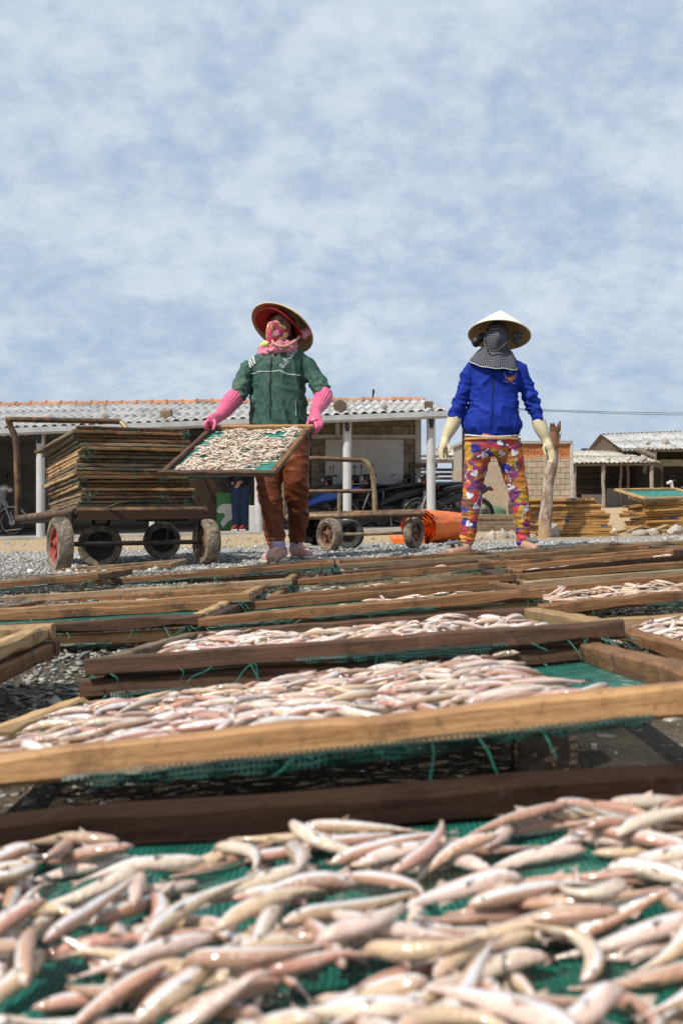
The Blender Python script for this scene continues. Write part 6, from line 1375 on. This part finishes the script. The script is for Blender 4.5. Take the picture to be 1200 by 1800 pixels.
def woman_in_blue():
    d = 6.55; X = W(866, 965, d).x; base = (X, d, Gf(X, d)); Pn = empty('person', base, 'woman in blue zip jacket and patchwork heart trousers, arms hanging, face covered', 'person')
    P = lambda x, y, dd=0.0: W(x, y, d + dd)
    hc = P(872, 597, -.02); Rh = Matrix.Rotation(R(-4), 3, 'Z') @ Matrix.Rotation(R(6), 3, 'Y') @ Matrix.Rotation(R(-6), 3, 'X')
    hv, hf, _ = head_surface(Rh, hc, -math.pi, math.pi, -math.pi / 2, math.pi / 2, .074, .090, .112, 28, 18)
    bt = [([P(872, 610), P(870, 625), P(868, 640)], [.05, .05, .07]), ([P(868, 640), P(867, 660), P(867, 700), P(865, 740), P(865, 775), P(866, 795)], [(.10, .06), (.12, .075), (.115, .08), (.13, .09), (.14, .10), (.10, .09)])]
    bt += [([P(842, 652), P(817, 682), P(804, 715, -.01), P(792, 750, -.03), P(784, 772, -.04)], [.03, .026, .025, .024, .022]), ([P(895, 652), P(922, 682), P(935, 715, -.01), P(951, 750, -.03), P(959, 774, -.04)], [.03, .026, .025, .024, .022])]
    bt += [([P(843, 780), P(834, 840), P(829, 890), P(823, 940), P(820, 958), P(814, 967, -.06), P(790, 972, -.16)], [.09, .065, .05, .034, .036, .036, .026]), ([P(890, 780), P(902, 840), P(914, 890), P(919, 940), P(920, 955), P(926, 960, -.06), P(944, 965, -.13)], [.09, .065, .05, .034, .036, .036, .026])]
    V, fc = blob(bt, .009, 3, [([tuple(p) for p in hv], hf)]); cloth('body', V, fc, M['skin'], Pn, base)
    # jacket, bloused above the waistband
    jt = [([P(870, 620), P(869, 630), P(868, 638), P(868, 655), P(868, 685), P(867, 712), P(865, 735), P(864, 750), P(864, 760), P(864, 767)], [(.08, .06), (.118, .072), (.160, .090), (.164, .110), (.157, .113), (.160, .118), (.192, .133), (.200, .135), (.180, .125), (.165, .112)], dict(n=28, axis=(1, 0, 0))),
          ([P(844, 642), P(828, 651), P(818, 674), P(809, 702, -.01), P(802, 725, -.02), P(799, 737, -.025)], [.046, .054, .049, .045, .043, .041]), ([P(894, 642), P(911, 651), P(921, 674), P(932, 702, -.01), P(942, 728, -.02), P(946, 742, -.025)], [.046, .054, .049, .046, .043, .041])]
    V, fc = blob(jt, .0075, 5); el = [P(808, 708), P(933, 706)]
    def jf(p, n):
        x, y, z = p; k = min((Vector(p) - e).length for e in el); a = .015 * max(0, 1 - k / .2) * ridged(x * 8, y * 8, z * 28 + x * 6)
        a += .009 * ridged((x - X) * 10 + z * 4, y * 6, z * 6 + 2) + .0018 * ridged(x * 30, y * 20, z * 14); lo = max(0, min(1, (P(0, 725).z - z) / .1)); a += .005 * lo * ridged(x * 26, y * 12, z * 6); return a
    V = fold(V, fc, jf); J, bj = cloth('jacket', V, fc, M['jacket_blue'], Pn, base)
    strip(bj, [(863, 650), (861, 685), (859, 720), (858, 766)], 1.6, d, M['dark_trim'], 'zip', J, base)
    # crest: gold winged shape, pale laurels, lettering bar
    gold = fabric('gold_thread', (0.75, 0.30, 0.05), (0.62, 0.22, 0.05), 60, .6); red = fabric('red_thread', (0.5, 0.06, 0.03), (0.4, .05, .03), 60, .6); pale = fabric('pale_thread', (0.34, 0.36, 0.62), (0.28, .3, .55), 60, .6); rose = fabric('rose_thread', (0.6, 0.36, 0.42), (0.5, .3, .36), 60, .6)
    E = lambda pts: [np.array((865 + x / 20, 640 + y / 20)) for (x, y) in pts]
    mb = MB(); patch(bj, E([(400, 470), (440, 500), (500, 540), (540, 500), (650, 450), (665, 520), (640, 590), (600, 640), (540, 690), (500, 690), (440, 640), (410, 560)]), d, mb, .0035); mb.build('crest', gold, J, 'all', base)
    mb = MB(); patch(bj, E([(540, 510), (620, 480), (640, 540), (590, 560)]), d, mb, .005); patch(bj, E([(420, 500), (470, 520), (450, 560), (415, 540)]), d, mb, .005); patch(bj, E([(480, 640), (540, 640), (510, 700)]), d, mb, .005); mb.build('crest_detail', red, J, 'all', base)
    for nm, pts, wd2 in (('laurel', [(335, 370), (320, 430), (350, 540), (400, 610)], 1.6), ('laurel', [(735, 390), (725, 450), (700, 550), (660, 620)], 1.4), ('crown', [(485, 350), (540, 330), (600, 350)], 2.2)): strip(bj, [tuple(q) for q in E(pts)], wd2, d, pale, nm, J, base, 4, .0035)
    # two short runs of stitched, unreadable letters under the crest
    mb = MB()
    for (x0, y0, x1, y1) in ((300, 640, 455, 700), (560, 690, 710, 745)):
        n = 5
        for i in range(n):
            t0, t1 = i / n, (i + .75) / n; xa, ya, xb, yb = x0 + (x1 - x0) * t0, y0 + (y1 - y0) * t0, x0 + (x1 - x0) * t1, y0 + (y1 - y0) * t1; h = 34 if i % 2 == 0 else 26; patch(bj, E([(xa, ya - h / 2), (xb, yb - h / 2), (xb, yb + h / 2), (xa, ya + h / 2)]), d, mb, .004)
    mb.build('crest_lettering', rose, J, 'all', base)
    # waistband trim
    rim = []
    for a in np.linspace(0, 2 * math.pi, 41): rim.append(P(864.5, 767.5 - 3 * abs(math.sin(a)) ** 2 + 2 * math.cos(a)) + Vector((math.sin(a) * .180, -math.cos(a) * .128, 0)))
    mb = MB(); mb.tube([tuple(p) for p in rim], .0055, 6, False); mb.build('jacket_hem', M['white_trim'], Pn, 'all', base)
    tt = [([P(864, 758), P(864, 772), P(865, 790), P(866, 802)], [(.160, .112), (.178, .122), (.178, .12), (.10, .09)], dict(n=26, axis=(1, 0, 0))),
          ([P(842, 785), P(834, 830), P(829, 875), P(824, 915), P(821, 945), P(820, 957)], [.098, .074, .063, .052, .046, .045]), ([P(891, 785), P(902, 830), P(912, 875), P(917, 915), P(919, 945), P(919, 958)], [.098, .076, .064, .050, .045, .047])]
    V, fc = blob(tt, .0075, 4); zk, zh = P(0, 870).z, P(0, 957).z
    def tf_(p, n):
        x, y, z = p; a = .004 * ridged(x * 12 + z * 8, y * 6, z * 7) + .003 * ridged(x * 10, y * 8, z * 24); c = max(0, min(1, 1 - (z - zh) / .45)); return a + .0065 * c * ridged(x * 6, y * 6, z * 30 + x * 8)
    V = fold(V, fc, tf_); T, btr = cloth('trousers', V, fc, M['patchwork'], Pn, base)
    band = []
    for a in np.linspace(0, 2 * math.pi, 41): band.append(P(864.5, 772.5) + Vector((math.sin(a) * .180, -math.cos(a) * .125, 0)))
    mb = MB(); mb.tube([tuple(p) for p in band], .010, 6, False); mb.build('waistband', fabric('yellow_band', (0.62, 0.34, 0.10), (0.5, .2, .08), 30, .8), T, 'all', base)
    # hearts, small red hearts and dotted lines of the print
    rg = random.Random(6); whitem = fabric('heart_white', (0.72, 0.70, 0.74), (0.6, 0.58, 0.64), 40, .8); redm = fabric('heart_red', (0.62, 0.03, 0.05), (0.55, .03, .04), 40, .8)
    def heart(cx, cy, s, rot): return [np.array((cx, cy)) + s * np.array((math.cos(rot) * hx - math.sin(rot) * hy, math.sin(rot) * hx + math.cos(rot) * hy)) for hx, hy in [(.9 * math.sin(t) ** 3, -(.75 * math.cos(t) - .3 * math.cos(2 * t) - .12 * math.cos(3 * t))) for t in np.linspace(0, 2 * math.pi, 14, endpoint=False)]]
    spots = [(819, 797, -.2), (847, 800, .6), (831, 833, -.5), (823, 871, .3), (834, 890, .8), (822, 920, .9), (815, 952, .1), (877, 798, .5), (899, 797, .4), (916, 818, -.3), (895, 856, .4), (924, 858, 0), (921, 893, -.5), (926, 911, .2), (900, 884, .2), (873, 779, 1.2)]
    for (x, y, r_) in spots:
        mb = MB(); patch(btr, heart(x, y, 7.4, r_), d, mb)
        if mb.f: mb.build('printed_heart', whitem, T, 'all', base)
    for (x, y, r_) in [(849, 811, 0), (893, 789, .4), (913, 824, .5), (832, 865, .4), (821, 950, .3), (916, 883, .2), (922, 916, .6), (905, 937, .3), (900, 778, .4), (838, 825, .3)]:
        mb = MB(); patch(btr, heart(x, y, 4.0, r_), d, mb)
        if mb.f: mb.build('printed_heart', redm, T, 'all', base)
    dots = MB()
    for pts in ([(853, 790), (845, 798), (836, 804)], [(822, 826), (817, 836), (821, 846)], [(841, 866), (838, 876), (833, 886)], [(885, 783), (893, 789), (900, 797)], [(902, 806), (900, 816), (904, 828)], [(886, 826), (891, 836), (894, 846)], [(919, 899), (914, 906), (916, 915)], [(903, 766), (912, 778)]):
        for q in spline(pts, 4): patch(dots, None, d, dots) if False else patch(btr, [q + 1.1 * np.array((math.cos(a), math.sin(a))) for a in np.linspace(0, 5.2, 6)], d, dots)
    dots.build('printed_dots', whitem, T, 'all', base)
    # cream gloves hanging
    hand(Pn, base, 'glove', M['glove_cream'], [P(799, 733, -.025), P(797, 742, -.028), P(790, 756, -.035), P(784, 769, -.04), P(781, 777, -.045)], [.046, .047, .042, .031, .030], ([P(783, 771, -.04), P(780, 782, -.05), P(779, 789, -.055)], [(.026, .030), (.030, .040), (.026, .038)]),
         [[P(775, 784, -.075), P(772, 793, -.085), P(773, 802, -.09), P(775, 808, -.095)], [P(778, 787, -.08), P(776, 796, -.09), P(777, 804, -.095), P(779, 809, -.10)], [P(781, 788, -.06), P(781, 797, -.07), P(783, 804, -.075), P(784, 808, -.08)], [P(784, 786, -.04), P(785, 794, -.045), P(786, 801, -.05), P(786, 804, -.055)],
          [P(786, 778, -.06), P(789, 785, -.08), P(789, 792, -.09), P(788, 796, -.095)]], .0088, hem=True)
    hand(Pn, base, 'glove', M['glove_cream'], [P(946, 738, -.025), P(948, 747, -.028), P(953, 759, -.035), P(958, 771, -.04), P(961, 779, -.045)], [.046, .047, .042, .031, .030], ([P(959, 773, -.04), P(963, 784, -.05), P(965, 791, -.055)], [(.026, .030), (.030, .040), (.027, .038)]),
         [[P(968, 786, -.075), P(972, 795, -.085), P(973, 804, -.09), P(971, 810, -.095)], [P(966, 789, -.08), P(969, 799, -.09), P(970, 808, -.095), P(969, 814, -.10)], [P(963, 790, -.07), P(965, 800, -.08), P(966, 809, -.085), P(965, 814, -.09)], [P(960, 788, -.05), P(961, 797, -.055), P(962, 805, -.06), P(962, 809, -.065)],
          [P(957, 780, -.06), P(955, 788, -.08), P(957, 796, -.09), P(960, 801, -.095)]], .0088)
    # flip-flops
    fm = plain('grey_strap', (0.15, 0.155, 0.16), .6); fs = plain('tan_sole', (0.34, 0.20, 0.15), .7)
    for k, (hl, toe, dh, dt_) in enumerate((((826, 968), (777, 972), .03, -.14), ((908, 964), (950, 964), .05, -.10))):
        a, b = P(*hl, dh), P(*toe, dt_); a.z, b.z = Gf(a.x, a.y) + .010, Gf(b.x, b.y) + .010; x = (b - a); L = x.length; x.normalize(); y = Vector((-x.y, x.x, 0)); mb = MB()
        ol = [(-.02, .03), (.3, .036), (.7, .044), (.95, .034), (1.04, .0), (.95, -.034), (.7, -.044), (.3, -.036), (-.02, -.03)]; n = len(ol); v = [tuple(a + x * L * u + y * w + Vector((0, 0, h))) for h in (-.008, .010) for (u, w) in ol]
        mb.add(v, [tuple(range(n))[::-1], tuple(range(n, 2 * n))] + [(i, (i + 1) % n, n + (i + 1) % n, n + i) for i in range(n)]); so = mb.build('flip_flop', fs, Pn, True, base)
        mb = MB(); tp = a + x * L * .84 + Vector((0, 0, .055))
        for s_ in (-1, 1): mb.tube([tuple(tp), tuple(a + x * L * .6 + y * s_ * .033 + Vector((0, 0, .068))), tuple(a + x * L * .38 + y * s_ * .042 + Vector((0, 0, .012)))], [.009, .015, .015], 6)
        mb.build('strap', fm, so, True, base)
    # checked cloths over face and shoulders
    mv, mf, muv = head_surface(Rh, hc, R(-85), R(85), R(-75), R(20), .074, .090, .112, 26, 18, .10, .016); build_uv('face_cloth', mv, mf, muv, M['check'], Pn, base)
    mv, mf, muv = head_surface(Rh, hc, -math.pi, math.pi, R(27), R(88), .074, .090, .112, 36, 10, .12, 0); build_uv('head_cloth', mv, mf, muv, M['check'], Pn, base)
    v, uv, f = [], [], []; n, m = 48, 12
    for i in range(m + 1):
        t = i / m
        for j in range(n + 1):
            a = -math.pi + 2 * math.pi * j / n; fr = max(0, math.cos(a)); r = .072 + .088 * t ** .9 + .014 * mnoise.noise((math.sin(a) * 2.2, math.cos(a) * 2.2, t * 1.5)) + .007 * math.sin(a * 7 + 3 * t) * t; zz_ = P(0, 610).z - (.105 + .048 * fr + .022 * math.sin(a + .4) + .016 * mnoise.noise((math.sin(a) * 2, math.cos(a) * 2, 8))) * t ** 1.15
            v.append(Vector((P(869, 0).x + math.sin(a) * r * (1.02 + .05 * t), d + .005 - math.cos(a) * r * .88 - .02 * fr * t, zz_))); uv.append((a * .12, t * .15 + .01 * math.sin(a * 3)))
    f = [(i * (n + 1) + j, i * (n + 1) + j + 1, (i + 1) * (n + 1) + j + 1, (i + 1) * (n + 1) + j) for i in range(m) for j in range(n)]; build_uv('neck_cloth', v, f, uv, M['check'], Pn, base)
    hem = [v[m * (n + 1) + j] for j in range(n + 1)]; mb = MB(); mb.tube([tuple(p) for p in hem], .0028, 5, False); mb.build('cloth_hem', M['white_trim'], Pn, 'all', base)
    grey = fabric('grey_strap_cloth', (0.06, 0.06, 0.062), (0.11, .11, .105), 30, .9); S = spline([tuple(P(*q)) for q in ((851, 594, -.06), (851, 602, -.09), (855, 611, -.115), (866, 617, -.125), (878, 613, -.12), (890, 602, -.10), (902, 590, -.06))], 4); mb = MB(); mb.tube([tuple(q) for q in S], .005, 7); mb.build('chin_strap', grey, Pn, 'all', base)
    V, fc = blob([([P(901, 594, -.06), P(908, 590, -.05), P(914, 597, -.04)], [.014, .030, .018]), ([P(906, 598, -.05), P(912, 606, -.04)], [.020, .016])], .005, 2); V = fold(V, fc, lambda p, n_: .006 * ridged(p[0] * 40, p[1] * 30, p[2] * 34)); cloth('strap_knot', V, fc, grey, Pn, base)
    V, fc = blob([([P(838, 594, -.02), P(836, 602, -.02), P(838, 610, -.02)], [.022, .030, .014]), ([P(850, 590, 0), P(838, 600, -.02)], [.03, .022])], .005, 2); cloth('hair', V, fc, M['hair'], Pn, base)
    zd = Vector((.10, .33, .94)).normalized(); conical_hat(Pn, base, P(877, 589, .02), zd, .204, .185, M['straw_white'])
woman_in_blue()

def man_in_shed():
    d = 19.3; X = W(421, 936, d).x; g = Gf(X, 19) + .06; base = (X, d, g); Pn = empty('person', base, 'person in dark top, blue jeans and red shoes inside the shed', 'person')
    L = lambda x, y, z: Vector((X + x, d + y, g + z))
    hv, hf, _ = head_surface(Matrix.Identity(3), L(0, 0, 1.50), -math.pi, math.pi, -math.pi / 2, math.pi / 2, .075, .09, .115, 20, 14)
    V, fc = blob([([L(0, .01, 1.42), L(0, .01, 1.34)], [.055, .07]), ([L(0, .01, 1.34), L(0, 0, 1.1), L(0, 0, .86)], [(.15, .08), (.14, .09), (.14, .1)]), ([L(-.18, 0, 1.3), L(-.22, 0, 1.05), L(-.10, -.14, .90)], [.05, .04, .03]), ([L(.18, 0, 1.3), L(.22, 0, 1.05), L(.03, -.16, .93)], [.05, .04, .03]), ([L(-.07, 0, .9), L(-.07, 0, .5), L(-.06, 0, .1)], [.08, .06, .04]), ([L(.09, 0, .9), L(.09, 0, .5), L(.09, .03, .1)], [.08, .06, .04])], .012, 3, [([tuple(p) for p in hv], hf)]); cloth('body', V, fc, M['skin'], Pn, base)
    V, fc = blob([([L(0, .01, 1.40), L(0, .01, 1.32), L(0, 0, 1.1), L(0, 0, .84)], [(.10, .07), (.18, .1), (.18, .12), (.17, .13)]), ([L(-.18, 0, 1.3), L(-.23, 0, 1.05), L(-.13, -.12, .92)], [.065, .055, .045]), ([L(.18, 0, 1.3), L(.23, 0, 1.05), L(.06, -.14, .94)], [.065, .055, .045])], .012, 4); cloth('top', V, fc, fabric('dark_top', (0.012, 0.014, 0.022), (0.02, .02, .03)), Pn, base)
    V, fc = blob([([L(0, 0, .92), L(0, 0, .8)], [(.16, .12), (.15, .12)]), ([L(-.075, 0, .85), L(-.07, -.01, .5), L(-.06, 0, .08)], [.10, .085, .075]), ([L(.09, 0, .85), L(.095, 0, .5), L(.09, .03, .08)], [.10, .085, .075])], .012, 4); V = fold(V, fc, lambda p, n: .006 * ridged(p[0] * 10, p[1] * 8, p[2] * 18)); cloth('jeans', V, fc, fabric('jeans_cloth', (0.022, 0.04, 0.085), (0.03, .05, .10)), Pn, base)
    V, fc = blob([([L(.02, -.20, .935), L(-.01, -.24, .90)], [.04, .03])] + [([L(-.01 + k * .014, -.24, .90 - k * .004), L(-.05 + k * .014, -.25, .87 - k * .01), L(-.07 + k * .016, -.24, .83 - k * .006)], [.011, .010, .008], dict(n=6)) for k in range(4)] + [([L(.03, -.23, .93), L(.0, -.26, .94), L(-.03, -.26, .93)], [.012, .011, .009], dict(n=6))], .005, 1); cloth('hand', V, fc, M['skin'], Pn, base)
    V, fc = blob([([L(0, .02, 1.56), L(0, .03, 1.5)], [.085, .08])], .01, 3); cloth('hair', V, fc, M['hair'], Pn, base)
    for s_, y in ((-.06, 0), (.09, .03)):
        V, fc = blob([([L(s_, y + .06, .05), L(s_ - .02, y - .06, .06), L(s_ - .05, y - .2, .035)], [.05, .055, .035])], .009, 3); cloth('shoe', V, fc, fabric('red_shoe', (0.30, 0.03, 0.025), (0.24, .025, .02)), Pn, base)
        mb = MB(); mb.box((-.02 + s_, y - .06, .014), (.11, .29, .026), bev=.006); mb.build('shoe_sole', plain('white_sole', (0.7, 0.7, 0.68), .6), Pn, True)
man_in_shed()
fish_all()
